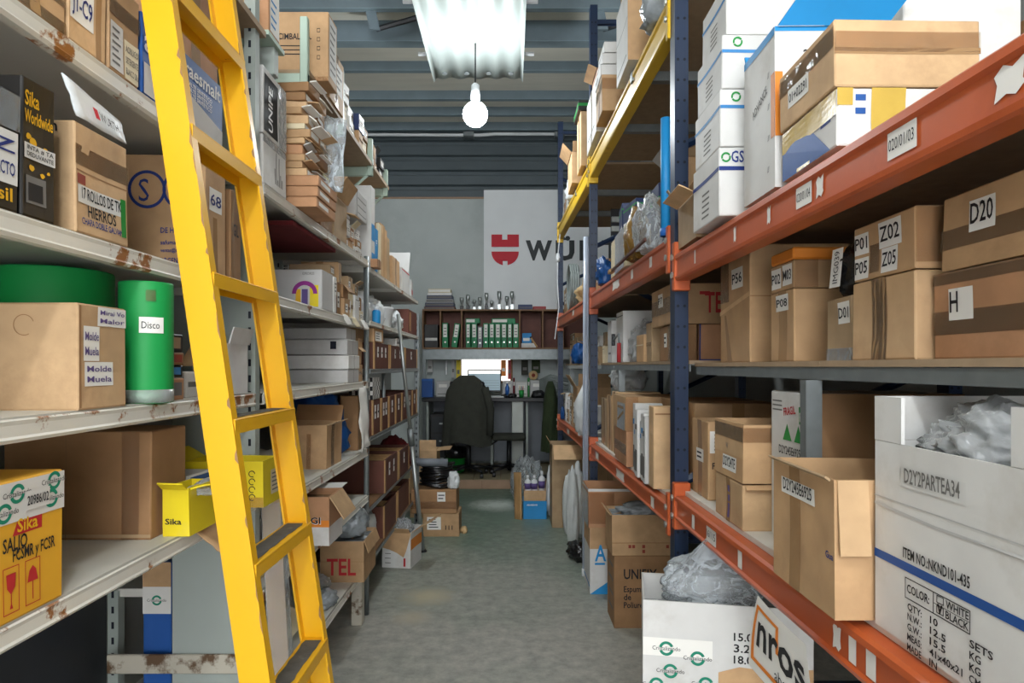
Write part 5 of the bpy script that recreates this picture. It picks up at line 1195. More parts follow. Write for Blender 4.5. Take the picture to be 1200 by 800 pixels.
c = Carton('carton', 'tall white carton with blue lid flap and orange edge', 'box', .62, .62 + .27, 1.52, 1.72, R1u, H + .80, 'carton_white', jit=.003, open_top=True, fill=.9, fillmat='paper')
c.patch('n', (0, .32, .07, .72), 'carton_orange', 'printed_strip'); c.patch('a', (.88, .32, 1, .72), 'carton_orange', 'printed_strip'); c.flap('n', .07, 62, 'carton_sky', skew=.04); c.flap('f', .03, 70, 'carton_sky'); c.patch('n', (0, .97, 1, 1.0), 'carton_sky', 'printed_strip'); c.patch('a', (0, .95, 1, 1.0), 'carton_sky', 'printed_strip'); c.text('n', '22', .25, .8, .03, 'ink', .03)
c.text('a', 'ADVANCE', .3, .55, .03, 'ink_grey', .1, rot=20)
for k in range(4): c.text('a', '//', .78, .12 + .2*k, .02, 'ink', .012)
X = .62
z1 = zz(102, 1.2335)
c = Carton('carton', 'blue and white printed carton bound with yellow tape', 'box', X, X + .255, 1.2335, 1.482, R1u, z1, 'carton_white', jit=.003)
c.patch('a', [(0, 0), (.9, 0), (.55, .62), (.1, .7), (0, .6)], 'carton_blue', 'printed_panel'); c.patch('a', (.72, .5, .9, .9), 'ink_navy', 'printed_panel')
for k in range(3): c.patch('n', [(.40 + .08*k, .1 + .2*k), (.75, .0 + .3*k), (.85, .08 + .3*k), (.5 + .08*k, .25 + .2*k)], 'carton_blue', 'printed_panel')
c.patch('n', (.14, .55, .22, .66), 'carton_blue', 'printed_panel'); c.patch('n', (.14, .78, .22, .89), 'carton_blue', 'printed_panel')
c.tape('a', .0, .55, 1, .98, 'tape_yellow', .0016); c.tape('a', .3, 0, .55, .6, 'tape_yellow', .0017); c.tape('n', .26, .0, .52, 1, 'tape_yellow', .0016); c.tape('n', 0, .7, .12, 1, 'tape_yellow', .0016)
c = Carton('carton', 'taped brown carton with paper label on the blue and white carton', 'box', X - .006, X + .275, 1.23, 1.487, z1 + .001, zz(22, 1.2335), 'card_light', jit=.005)
c.sheet('a', .18, .30, .56, .62, '01+02291', 'ink', 'paper', .6); c.tape('n', 0, .52, 1, .82, 'tape_clear'); c.tape('a', 0, .6, 1, .9, 'tape_clear'); c.tape('n', 0, .49, 1, .58)
for k in range(4): c.patch('a', (.05, .84 - .03*k, .7, .85 - .03*k), 'card_dark', 'printed_line')
c = Carton('carton', 'big plain white carton behind the taped brown carton', 'box', .92, 1.2, 1.52, 1.77, R1u, H + 1.05, 'carton_white'); c.patch('n', (.0, .93, 1, .94), 'ink_grey', 'lid_edge')
c = Carton('carton', 'tall dark brown carton behind the taped brown carton', 'box', 1.21, 1.47, 1.45, 1.75, R1u, H + .82, 'card_dark'); c.seal(faces=('n', 't'))
c = Carton('carton', 'torn open brown carton beside the four-high white stack', 'box', .60, .84, 2.10, 2.34, R1u, R1u + .15, 'card_old', open_top=True, fill=.7, jit=.01); c.flap('n', .09, 35, 'card'); c.flap('a', .06, 30, 'card_light'); c.flap('f', .09, 60, 'card')

# ---------------- upper deck, far bays
t = empty('plastic_tube', (.60, 2.50, R2u)); tag(t, 'upright bright blue plastic tube beside the blue upright', 'tube')
MB().lathe([(.02, 0), (.02, .455), (.017, .455), (.017, .44)], n=18).build('tube', 'carton_sky', t, True); MB().lathe([(.023, .0), (.023, .03)], n=18).build('end_collar', 'plastic_blue', t, True)
c = Carton('carton', 'torn brown carton with ragged flaps at the start of the second bay', 'box', .64, .85, 2.45, 2.66, R2u, R2u + .12, 'card', open_top=True, fill=.7, jit=.01); c.flap('n', .11, 40, 'card', skew=.02); c.flap('a', .07, 55, 'card_light'); c.flap('f', .08, 70)
bag('plastic_bag', 'large clear plastic bag hanging over the orange beam of the second bay', (.615, 2.80, R2u), (.075, .12, .14), 'film_clear', 51, sub=4)
c = Carton('carton', 'tall brown carton with opened grey top in the second bay', 'box', .70, .95, 2.76, 2.96, R2u, zz(182, 2.76), 'card', open_top=True, fill=.8); c.flap('n', .06, 50, 'card_old'); c.flap('a', .07, 45, 'carton_grey'); c.seal(faces=('a',))
bag('bubble_wrap', 'amber bubble wrap parcel in front of the navy boxes', (.60, 3.07, R2u), (.055, .09, .15), 'film_amber', 52, sub=4)
c = Carton('carton', 'white carton with red mark and plastic film under the navy boxes', 'box', .575, .85, 3.22, 3.72, R2u, R2u + .21, 'carton_cream', jit=.006); c.patch('a', (.1, .1, .4, .25), 'ink_red', 'printed_panel'); c.tape('a', .3, 0, .9, 1, 'film_clear', .004)
for (a, b, z0, h, rz, lab) in ((3.02, 3.2, .0, .36, .0, 'upright navy box with green stripe beside the amber bubble wrap'), (3.24, 3.46, .212, .13, .12, 'tilted navy box with green stripe on the white carton'), (3.48, 3.70, .212, .17, -.1, 'larger navy box with green stripe at the back of the white carton')):
    X = .69 if z0 == 0 else .61
    c = Carton('printed_box', lab, 'box', X, X + .2, a, b, R2u + z0, R2u + z0 + h, 'carton_navy', rz=rz, group='navy boxes with green stripes')
    for f in ('a', 'n'): c.patch(f, (0, .76, 1, .82), 'ink_green', 'printed_stripe')
    c.patch('a', (.05, .1, .95, .3), 'ink_white', 'printed_panel')
t = empty('wooden_rod', (.545, 2.62, R2u + .005)); tag(t, 'thin dark wooden rod lying along the orange beam of the second bay', 'rod'); MB().box((-.006, 0, 0), (.006, .9, .014), .002).build('rod', 'wood_bin', t); MB().box((-.012, .85, -.002), (.012, .93, .018), .002).build('rod_tip', 'wood_pale', t)
bag('blue_bag', 'blue and white plastic bag over the beam beside the white carton', (.575, 3.98, R2u), (.05, .09, .1), 'bag_blue', 53)
c = Carton('carton', 'small brown carton with paper label beside the second blue upright', 'box', .57, .74, 4.12, 4.33, R2u, R2u + .17, 'card'); c.sheet('a', .2, .3, .8, .7, None, 'ink_grey', lines=3); c.flap('n', .03, 30)
for k, (Y, r, lab) in enumerate(((4.68, (.10, .12, .14), 'crumpled kraft paper sack just past the second blue upright'), (4.98, (.10, .13, .17), 'taller crumpled kraft paper sack between two others'), (5.30, (.11, .13, .12), 'low crumpled kraft paper sack beside the coil of hose'))):
    bag('paper_sack', lab, (.66, Y, R2u), r, 'kraft_paper', 55 + k, knot=.25, amp=.3)
c = Carton('carton', 'tall narrow brown carton behind the kraft paper sacks', 'box', .80, 1.0, 4.6, 4.85, R2u, R2u + .33, 'card'); c.seal()
t = empty('hose_coil', (.56, 5.8, R2u)); tag(t, 'coil of grey hose standing at the end of the orange deck', 'hose')
for k in range(4):
    pts = [(.02*k - .03, .2*math.cos(a), .205 + .2*math.sin(a)) for a in [j*2*math.pi/28 for j in range(29)]]; MB().tube(pts, .012, 6, False).build('hose_turn', 'umbrella_grey', t, True)
c = Carton('carton', 'brown carton at the far end of the orange deck', 'box', .53, .75, 6.05, 6.4, R2u, R2u + .25, 'card'); c.seal(); c.sheet('a', .2, .4, .7, .8, None, 'ink_grey', lines=2)
# striped metal louvre leaning behind
t = empty('louvre_panel', (.80, 5.15, R2u)); tag(t, 'slatted grey louvre panel standing behind the kraft sacks', 'panel')
for k in range(9): MB().box((-.0, -.02, .04 + .075*k), (.65, .0, .085 + .075*k), .004).build('slat', 'aluminium' if k % 1 == 0 else 'dark_metal', t)
MB().box((0, .001, 0), (.65, .02, .75)).build('backing', 'dark_metal', t)
# ---------------- yellow deck
c = Carton('carton', 'tall carton, white side to the aisle and brown end, on the yellow beam deck', 'box', .535, .80, 2.96, 3.28, R2y, R2y + .36, 'carton_white'); c.patch('n', (0, 0, 1, 1), 'card', 'brown_side'); c.patch('a', (.1, .1, .9, .12), 'ink_grey', 'printed_line'); c.patch('a', (.0, .55, 1, .56), 'ink_grey', 'lid_edge')
c = Carton('carton', 'dark brown carton on top of the tall two-tone carton', 'box', .55, .78, 2.98, 3.25, R2y + .361, R2y + .5, 'card_dark'); c.seal()
bag('foil_bag', 'silvery plastic bag on the yellow beam deck next to the first blue upright', (.66, 2.68, R2y), (.11, .16, .13), 'bag_silver', 61)
c = Carton('carton', 'shiny taped brown carton overhanging the yellow beam', 'box', .50, .66, 3.55, 3.80, R2y, R2y + .20, 'card'); c.tape('n', 0, .6, 1, .9, 'tape_clear'); c.tape('a', 0, .6, 1, .9, 'tape_clear'); c.seal()
for k in range(3):
    c = Carton('flat_carton', ('lowest', 'middle', 'topmost')[k] + ' white flat carton of the three on the taped brown carton', 'box', .495 + .01*k, .68, 3.56, 3.80, R2y + .201 + .062*k, R2y + .262 + .062*k, 'carton_white', group='three white flat cartons on the yellow deck'); c.patch('a', (.1, .3, .5, .6), 'ink_grey', 'printed_line'); c.patch('n', (0, .92, 1, .95), 'ink_grey', 'lid_edge')
c = Carton('carton', 'long white carton along the yellow beam', 'box', .51, .8, 3.86, 4.33, R2y, R2y + .33, 'carton_white'); c.patch('a', (.1, .2, .8, .24), 'ink_grey', 'printed_line'); c.seal('tape_clear')
c = Carton('carton', 'small torn brown carton on the long white carton', 'box', .53, .76, 3.95, 4.2, R2y + .331, R2y + .42, 'card_red', open_top=True); c.flap('a', .06, 30)
c = Carton('carton', 'narrow tan carton past the second upright on the yellow deck', 'box', .49, .66, 4.52, 4.78, R2y, R2y + .38, 'card_light'); c.seal()
c = Carton('printed_box', 'dark box with green stripe on the narrow tan carton', 'box', .47, .67, 4.50, 4.79, R2y + .381, R2y + .45, 'carton_black'); c.patch('a', (0, .4, 1, .7), 'ink_green', 'printed_stripe'); c.patch('n', (0, .4, 1, .7), 'ink_green', 'printed_stripe')
c = Carton('carton', 'open tan carton with raised flap on the far yellow deck', 'box', .47, .68, 4.95, 5.3, R2y, R2y + .24, 'card_light', open_top=True); c.flap('a', .1, 50); c.flap('n', .08, 70)
bag('white_bag', 'white plastic bag on the far yellow deck', (.58, 5.5, R2y), (.10, .15, .14), 'bag_white', 62)
stackfill(5.7, 6.4, R2y, R2y + .25, 0, .2, ['card', 'carton_grey', 'card_dark'], 'at the far end of the yellow deck', 63, (.12, .2), (.08, .14), side=-1, xfn=lambda y: xr(y, .01))
# ---------------- mid shelf, far bays
d = .085
y0 = yr(788, .08); X = xr(y0, d); zs = R2m
c = Carton('carton', 'dark taped small carton under the red-printed carton', 'box', X, X + .1, y0, y0 + .25, zs, zz(379, y0), 'card_dark'); c.tape('a', .6, .0, .95, 1, 'tape_clear'); c.sheet('a', .3, .4, .5, .8, None, 'ink', lines=2)
c = Carton('carton', 'pinkish carton with blue edge under the red-printed carton', 'box', X + .105, X + .26, y0, y0 + .3, zs, zz(379, y0), 'card_red'); c.patch('n', (0, 0, .04, 1), 'ink_navy', 'printed_strip'); c.patch('n', (.04, .0, .9, .05), 'ink_navy', 'printed_strip')
c = Carton('carton', 'brown carton with large red print resting on two smaller cartons', 'box', X - .01, X + .26, y0, yr(762, .08), zz(379, y0) + .001, zz(331, y0), 'card', jit=.003); c.text('n', 'TE', .52, .28, .12, 'ink_red', .075); c.patch('n', (.44, .72, .60, .8), 'ink_red', 'printed_panel'); c.tape('n', .03, 0, .16, 1, 'tape_clear'); c.tape('a', 0, .3, 1, .7, 'tape_clear'); c.sheet('a', .35, .5, .58, .85, 'P7', 'ink')
y1 = yr(760, .08)
c = Carton('carton', 'narrow brown carton beside the red-printed carton', 'box', X, X + .2, y1 + .02, y1 + .14, zs, zs + .19, 'card_old'); c.tape('a', 0, .4, 1, .5, 'tape_clear')
c = Carton('carton', 'small brown carton with strap in front of clear bags', 'box', X - .01, X + .18, y1 + .16, y1 + .34, zs, zs + .14, 'card'); c.patch('a', (0, .6, 1, .64), 'carton_cream', 'strap', .003)
yq = y1 + .37
bag('plastic_bag', 'clear bag full of white parts on the angle shelf of the second bay', (xr(yq, d) + .09, yq + .12, zs), (.085, .12, .13), 'film_milky', 71)
c = Carton('carton', 'tall pinkish white carton behind a red clamp', 'box', xr(yq + .27, d), xr(yq + .27, d) + .2, yq + .26, yq + .48, zs, zs + .30, 'carton_white'); c.patch('a', (.0, .9, 1, .92), 'ink_grey', 'lid_edge')
t = empty('bar_clamp', (xr(yq + .3, d) - .03, yq + .2, zs)); tag(t, 'red-handled bar clamp standing on the angle shelf', 'clamp')
MB().tube([(0, 0, 0), (0, 0, .11)], .012, 8).build('handle', 'red_item', t, True); MB().tube([(0, 0, .11), (.0, .01, .16), (0, .2, .13)], .006, 6).build('bar', 'galvanised', t); MB().box((-.01, .19, .1), (.01, .215, .17), .003).build('jaw', 'dark_metal', t)
c = Carton('carton', 'grey upright carton beside the second blue upright', 'box', .62, .8, yq + .52, yq + .68, zs, zs + .26, 'carton_grey'); c.patch('a', (.2, .2, .8, .25), 'ink_grey', 'printed_line')
stackfill(4.5, 5.35, zs, zs + .26, 0, .18, ['card', 'card_old', 'carton_cream', 'carton_white'], 'on the angle shelf past the second upright', 72, (.1, .2), (.08, .2), side=-1, xfn=lambda y: xr(y, d))
bag('blue_bag', 'bright blue bag on the far angle shelf', (.60, 5.5, zs), (.08, .12, .11), 'bag_blue', 73)
stackfill(5.68, 6.42, zs, zs + .3, 0, .18, ['card', 'card_light', 'card_old'], 'at the far end of the angle shelf', 74, (.12, .22), (.1, .2), side=-1, xfn=lambda y: xr(y, d))
# ---------------- lower deck, far bays
zl = R2l
c = Carton('carton', 'upright plain brown carton just past the first blue upright', 'box', .585, .735, 2.665, 2.76, zl, zz(476, 2.665), 'card_light', jit=.006); c.patch('n', (.05, .9, .9, .92), 'card_dark', 'crease')
y = 2.78
for k in range(6):
    w = .05 + .012*(k % 2); h = (.29, .30, .26, .31, .27, .33)[k]
    c = Carton('flat_pack', ORD[k] + ' white printed flat pack counted from the upright plain brown carton', 'box', .575 + .006*(k % 3), .72, y, y + w - .003, zl, zl + h, 'carton_white' if k % 2 else 'carton_grey', group='six white flat packs', jit=.002)
    c.patch('a', (.1, .08, .9, .4), 'ink_grey', 'printed_panel'); c.patch('a', (.1, .7, .9, .78), 'ink_steel' if k % 3 else 'ink_grey', 'printed_line'); y += w
c = Carton('carton', 'large brown carton behind the white flat packs', 'box', .745, 1.1, 2.62, 3.2, zl, H - .15, 'card'); c.seal(faces=('n', 't', 'a'))
c = Carton('carton', 'pinkish wrapped carton under the tape-crossed carton', 'box', .58, .88, 3.25, 3.62, zl, zl + .18, 'card_red'); c.tape('a', 0, .3, 1, .6, 'tape_clear')
c = Carton('carton', 'brown carton crossed with dark clear tape in the second bay', 'box', .575, .9, 3.25, 3.62, zl + .181, zz(464, 3.3), 'card'); c.tape('a', .35, 0, 1, .8, 'film_clear', .003); c.patch('a', [(.4, .2), (.9, .5), (.9, .6), (.4, .3)], 'tape', 'tape', .004); c.patch('a', (.4, .62, .9, .7), 'tape', 'tape', .004); c.tape('n', .0, .0, .2, 1, 'tape_clear')
for k, (a, b, m) in enumerate(((3.65, 3.83, 'card_light'), (3.85, 4.02, 'card'), (4.04, 4.3, 'card_old'))):
    c = Carton('carton', ('light brown', 'mid brown', 'faded brown')[k] + ' upright carton before the second upright on the lower deck', 'box', .60, .85, a, b, zl, zl + (.36, .33, .3)[k], m); c.seal()
bag('white_cloth', 'white cloth bundle hanging from the far lower deck', (.56, 4.75, zl), (.08, .12, .24), 'bag_white', 81, knot=.2)
bag('plastic_bag', 'clear bag with blue print lying on the upright cartons', (.72, 3.95, zl + .365), (.1, .14, .10), 'film_milky', 82)
c = Carton('carton', 'open brown carton with raised flaps on the far lower deck', 'box', .53, .8, 5.15, 5.5, zl, zl + .34, 'card', open_top=True, fill=.5); c.flap('a', .12, 60, 'card_light'); c.flap('n', .12, 70); c.sheet('a', .1, .1, .5, .6, None, 'ink_grey', lines=3)
c = Carton('carton', 'white papers box on the far lower deck', 'box', .55, .75, 4.95, 5.12, zl, zl + .2, 'carton_white'); c.sheet('a', .2, .2, .8, .8, None, 'ink_grey', lines=4)
stackfill(5.55, 6.4, zl, zl + .3, 0, .2, ['card', 'carton_white', 'card_old'], 'at the far end of the lower deck', 83, (.12, .22), (.1, .18), side=-1, xfn=lambda y: xr(y, .02))
bag('cloth_bundle', 'small dark blue cloth bundle at the end of the lower orange beam', (.50, 6.2, zl + .0), (.02, .06, .07), 'bag_blue', 84)

# ---------------- on the floor under and in front of the rack
pal = empty('wooden_pallet', (.66, 2.14, 0)); tag(pal, 'low wooden pallet under the white open carton', 'pallet')
for k in range(5): MB().box((-.27, -.36 + .155*k, .09), (.5, -.36 + .155*k + .10, .11), .002).build('deck_slat', 'wood_pale', pal)
for x in (-.25, .10, .42): MB().box((x, -.36, .0), (x + .07, .36, .0895), .002).build('bearer', 'wood_pale', pal)
y0, y1 = 1.90, 2.16; rimz = zz(702, y0)
c = Carton('carton', 'white open carton with cristalizando tape, handwritten numbers and a clear liner', 'box', .407, .877, 1.853, 2.113, .111, rimz, 'carton_white', open_top=True, fill=.85, fillmat='film_milky', innermat='card_light', jit=.002, rz=-.19)
W, Hh = c.size('n'); vn = lambda py: (zz(py, y0) - .111) / Hh; un = lambda px: (xx(px, y0) - xx(753, y0)) / W * .93
for (px, py) in ((782, 757), (820, 766), (787, 783), (770, 800), (830, 795)): tick(c, 'n', un(px), vn(py), .021)
c.patch('n', (0, vn(766), un(838), vn(745)), 'paper', 'printed_tape', .0008); 
for k, tx in enumerate(('15.000', '3.200', '18.000')): c.text('n', tx, un(863), vn(742 + 13*k), .032, 'ink', .085)
c.patch('n', [(un(842), 0), (1, 0), (1, vn(768)), (un(900), vn(774)), (un(870), vn(772)), (un(845), vn(780))], 'card', 'torn_patch', .0012)
c.flap('n', .001, 0, 'card') if False else None
bag('liner_bag', 'clear plastic liner rising out of the white open carton', (.62, 2.0, rimz - .05), (.14, .085, .10), 'film_clear', 91, sub=5, flatb=.3, knot=.35)
y0 = 3.466; X0 = .552
c = Carton('carton', 'tall brown carton printed with polyurethane foam text', 'box', X0, X0 + .33, y0, 3.70, 0, zz(651, y0), 'card_dark', jit=.003); c.text('n', 'UNIFIX', .16, .68, .075, 'ink', .18)
for k, tx in enumerate(('Espuma', 'de', 'Poliuretano')): c.text('n', tx, .16, .50 - .11*k, .045, 'ink', (.11, .04, .17)[k])
for v in (.2, .4, .6, .8): c.patch('a', (.2, v, .8, v + .04), 'ink_grey', 'printed_line')
z1 = zz(651, y0) + .001
c = Carton('carton', 'open brown carton of steel screws on the polyurethane foam carton', 'box', X0 - .01, X0 + .33, y0, 3.70, z1, zz(603, y0), 'card', open_top=True, fill=.92, fillmat='bag_silver'); c.patch('n', (0, .30, 1, .32), 'card_dark', 'lid_edge'); c.flap('a', .03, 50, 'card_light')
for (u, v) in ((.26, .18), (.32, .18), (.48, .18), (.48, .06), (.86, .18)): c.patch('n', (u, v, u + .045, v + .08), 'ink_brownred', 'printed_block')
bag('screw_heap', 'heap of bagged steel screws in the open brown carton', (X0 + .17, 3.58, zz(603, y0) - .015), (.13, .09, .035), 'bag_silver', 93)
y0 = 3.985
c = Carton('carton', 'white carton with blue letter A and blue triangle, brown taped top', 'box', .488, .80, y0, 4.29, 0, zz(618, y0), 'carton_white', jit=.003); c.text('n', 'A', .10, .50, .14, 'carton_sky', .07); c.patch('n', (.1, .44, .3, .47), 'carton_sky', 'printed_line'); c.patch('n', [(.0, 0), (.35, 0), (.35, .18)], 'carton_sky', 'printed_panel'); c.patch('n', (0, .68, 1, 1), 'card', 'tape_cover', .0014); c.patch('a', (0, .68, 1, 1), 'card', 'tape_cover', .0014); c.patch('a', (0, .1, 1, .13), 'carton_sky', 'printed_line')
z1 = zz(618, y0) + .001
c = Carton('carton', 'film-wrapped brown carton with white rim standing on the letter A carton', 'box', .475, .80, y0 - .01, 4.29, z1, zz(572, y0), 'card_red', open_top=True, fill=.55, fillmat='paper_grey', jit=.006); c.tape('a', 0, .0, 1, .9, 'film_clear', .004); c.tape('n', 0, .1, .5, .9, 'tape_clear', .003); c.patch('n', (0, .93, 1, 1), 'carton_white', 'white_rim'); c.patch('a', (0, .93, 1, 1), 'carton_white', 'white_rim')
for k, (X, Y, r, h) in enumerate(((.50, 5.2, .05, .57), (.56, 5.33, .055, .6), (.49, 5.42, .05, .52))):
    t = bag('roll_sack', ('white woven sack standing against the tall open carton', 'taller white woven sack between two others', 'shorter white woven sack nearest the tall open carton')[k], (X, Y, 0), (r, r, h / 1.7), 'sack_white', 95 + k, amp=.12, flatb=.3)
c = Carton('carton', 'tall open brown carton with folded flap behind the white sacks', 'box', .36, .78, 5.62, 5.95, 0, .72, 'card_old', open_top=True, fill=.6); c.flap('n', .16, -35, 'card_light'); c.flap('w', .1, 60); c.flap('a', .06, 60, 'card')
c = Carton('carton', 'brown carton behind the white sacks under the lower beam', 'box', .62, .95, 5.1, 5.42, 0, .66, 'card'); c.seal(faces=('n', 't'))
bag('bin_bag', 'black bin bag on the floor beside the white sacks', (.52, 4.75, 0), (.10, .16, .07), 'bag_black', 99)
bag('grey_bag', 'pale plastic bag on the tall open carton', (.42, 6.1, .55), (.08, .09, .12), 'bag_white', 100)
bpy.data.objects[ 'grey_bag'].location.z = .0; bpy.data.objects['grey_bag']['label'] = 'pale plastic bag on the floor behind the tall open carton'; bpy.data.objects['grey_bag'].scale = (1, 1, 2.6)
# clear tube leaning on the second upright
t = empty('clear_tube', (.50, 4.335, 0)); tag(t, 'long translucent plastic tube standing against the second blue upright', 'tube')
MB().tube([(0, 0, 0), (.01, .02, zz(275, 4.28))], .02, 12).build('tube', 'tube_clear', t, True); MB().tube([(0, 0, .0), (.0002, .0004, .05)], .023, 12).build('end_cap', 'plastic_white', t, True)

# ================================================================== goods on the aisle floor
def aisle_carton(*a, **k): return Carton(*a, **k)
c = Carton('carton', 'open white and orange carton of cables on the aisle floor', 'box', -.875, -.665, 4.50, 4.74, 0, .25, 'carton_white', rz=-.18, open_top=True, fill=.8, fillmat='bag_black', innermat='card')
c.patch('n', [(0, .55), (.25, .5), (.5, .42), (.75, .3), (.85, .5), (1, .95), (1, 1), (0, 1)], 'card', 'torn_patch', .0012); c.patch('a', (0, .5, 1, .8), 'carton_orange', 'printed_band'); c.patch('n', (.75, .05, .82, .28), 'ink_red', 'printed_mark')
for k in range(3): c.patch('n', (.1, .12 + .13*k, .3, .14 + .13*k), 'ink_grey', 'printed_line')
f = c.flap('a', .17, 35, 'card_light', skew=.02); c.flap('w', .1, 20, 'card'); c.flap('n', .05, 50, 'card')
bag('cable_tangle', 'clear bag of cables sticking out of the white and orange carton', (-.77, 4.62, .19), (.07, .08, .08), 'film_clear', 110)
c = Carton('carton', 'lower brown carton with white shipping label in the aisle stack', 'box', -.72, -.42, 5.33, 5.62, 0, .19, 'card'); c.sheet('n', .12, .3, .5, .85, None, 'ink', lines=4); c.text('n', '111', .62, .3, .05, 'ink', .06)
c = Carton('carton', 'upper sagging brown carton under the black cable coil', 'box', -.82, -.44, 5.32, 5.62, .191, .39, 'card_dark', jit=.012); c.sheet('n', .58, .5, .76, .9, None, 'ink_grey', lines=2); c.tape('n', 0, .2, 1, .5, 'tape_clear')
t = empty('cable_coil', (-.62, 5.47, .392)); tag(t, 'black coiled cable heaped on the brown carton stack', 'cable')
rnd = random.Random(3)
for k in range(9):
    r = .14 - .006*(k % 4); pts = [(r*math.cos(a) + rnd.uniform(-.006, .006), .8*r*math.sin(a), .014 + .021*k + .012*math.sin(a*2 + k)) for a in [j*2*math.pi/22 for j in range(23)]]
    MB().tube(pts, .012, 6, False).build('cable_turn', 'bag_black', t, True)
t = empty('pipe_offcut', (-.70, 5.36, .60)); tag(t, 'short grey plastic pipe lying on the black cable coil', 'pipe')
MB().tube([(-.16, 0, .01), (.18, .02, 0)], .033, 14).build('pipe', 'pipe_grey', t, True); MB().tube([(-.19, -.002, .011), (-.155, 0, .01)], .04, 14).build('socket_end', 'pipe_grey', t, True)
bag('white_net', 'white net and tape tangle at the end of the aisle stack', (-.47, 5.40, .392), (.05, .07, .08), 'bag_white', 111)
bag('paper_scrap', 'crumpled pale paper scrap on the floor beside the aisle stack', (-.39, 5.45, 0), (.03, .03, .035), 'kraft_paper', 112, cat='paper')
c = Carton('carton', 'tall tan carton with open flaps beyond the cable coil', 'box', -.93, -.68, 6.0, 6.3, 0, .62, 'card_light', open_top=True); c.flap('n', .1, 88, 'card_light'); c.flap('a', .12, 12, 'card_light')
t = empty('aluminium_prop', (-.66, 4.90, 0)); tag(t, 'thin aluminium telescopic prop leaning on the bin shelving', 'pole')
a, b = Vector((0, 0, 0)), Vector((-.115, -.42, H + .36)); q = a.lerp(b, .5)
MB().tube([a, q], .017, 10).build('lower_tube', 'aluminium', t, True); MB().tube([q, b], .013, 10).build('upper_tube', 'aluminium', t, True); MB().tube([a.lerp(b, .47), a.lerp(b, .54)], .024, 10).build('collar', 'galvanised', t, True); MB().tube([a.lerp(b, .52), a.lerp(b, .52) + Vector((.05, 0, 0))], .006, 6).build('locking_lever', 'dark_metal', t)
MB().tube([a.lerp(b, .15) , Vector((-.12, -.1, .02))], .009, 8).build('stay', 'aluminium', t); MB().lathe([(.03, 0), (.03, .008), (.018, .02)], n=12).build('foot', 'plastic_black', t)
# blue crate with bottles
Y = 5.94
c = Carton('crate_box', 'bright blue box with a small brown carton of bottles on it', 'box', xx(613, Y), xx(641, Y), Y, Y + .25, 0, .165, 'carton_sky'); c.text('n', 'ADHESIVO', .15, .75, .02, 'ink_white', .1)
x0, x1 = xx(614, Y), xx(640, Y)
c = Carton('carton', 'low open brown carton holding white bottles on the bright blue box', 'box', x0, x1, Y + .01, Y + .24, .166, .26, 'card_light', open_top=True, fill=.6)
def bottle(X, Y, z, h, r, lab):
    t = empty('bottle', (X, Y, z)); tag(t, lab, 'bottle', 'white bottles in the low carton')
    MB().lathe([(r*.9, 0), (r, .005), (r, h*.62), (r*.9, h*.7), (r*.4, h*.78), (r*.38, h*.82)], n=16).build('bottle_body', 'plastic_white', t, True)
    MB().lathe([(r*1.015, h*.22), (r*1.015, h*.55)], n=16).build('bottle_label', 'ink_purple', t, True); MB().lathe([(r*.42, h*.8), (r*.42, h), (r*.3, h)], n=12).build('cap', 'plastic_white', t, True)
zb = .24
for k, (f, h) in enumerate(((.18, .16), (.48, .16), (.82, .2))): bottle(x0 + (x1 - x0)*f, Y + .09, .2265, h, .03, ('white violet-labelled bottle beside the tan board', 'middle white violet-labelled bottle of the three', 'taller white bottle with violet label in the low carton')[k])
t = ragged_sheet('amber_panel', [(xx(603, 5.95), 5.95, 0.002), (xx(611, 5.9), 5.90, 0.002), (xx(610, 5.98), 6.0, .42), (xx(602, 6.05), 6.12, .40)], 'wood_pale', .012, amp=.004); tag(t, 'tan board leaning beside the bright blue box', 'board')
bag('bubble_wrap', 'clear bubble wrap heap behind the bright blue box', (xx(616, 6.5), 6.5, 0), (.14, .16, .30), 'film_clear', 115)

# ================================================================== office corner
PY, PZ = 7.40, .105
pf = struct('floor_platform', MB().box((-1.36, PY + .012, 0), (1.75, WB, PZ - .012)), 'brick_edge', 'raised tiled floor of the office corner')
tm = None
for i in range(10):
    for j in range(4):
        x = -1.35 + .31*i; y = PY + .012 + .32*j
        if tm is None:
            o = MB().box((0, 0, 0), (.302, .312, .012), .002).build('floor_tile', 'tile_brown', pf); tm = o.data
        else: o = link(bpy.data.objects.new('floor_tile', tm), pf)
        o.location = (x, y, PZ - .012)
bmh = None
for i in range(9):
    x = -1.35 + .345*i
    if bmh is None: o = MB().box((0, 0, 0), (.335, .012, PZ - .004), .003).build('edge_brick', 'brick_edge', pf); bmh = o.data
    else: o = link(bpy.data.objects.new('edge_brick', bmh), pf)
    o.location = (x, PY, 0)
# banner on the wall
Yb = 8.66; bx0, bx1 = xx(567, Yb), 1.70; bz0, bz1 = zz(365, Yb), zz(222, Yb)
t = empty('wall_banner', (0, Yb, 0)); tag(t, 'white cloth banner with red shield and black lettering on the back wall', 'banner')
def ban(u, v, off=0): return Vector((u, -.004 - off - .012*abs(math.sin(u*9 + v*1.5))*max(0, min(1, (bz1 - v)/1.2)) , v))
nu, nv = 40, 12; vs = [ban(bx0 + (bx1-bx0)*i/nu, bz0 + (bz1-bz0)*j/nv) for j in range(nv+1) for i in range(nu+1)]; fs = [(j*(nu+1)+i, j*(nu+1)+i+1, (j+1)*(nu+1)+i+1, (j+1)*(nu+1)+i) for j in range(nv) for i in range(nu)]
mesh('cloth', vs, fs, 'banner_cloth', t, True); MB().tube([(bx0, 0, bz1), (bx1, 0, bz1 + .01)], .01, 6).build('hanging_rod', 'galvanised', t)
def bpx(px, py): return (xx(px, Yb), zz(py, Yb))
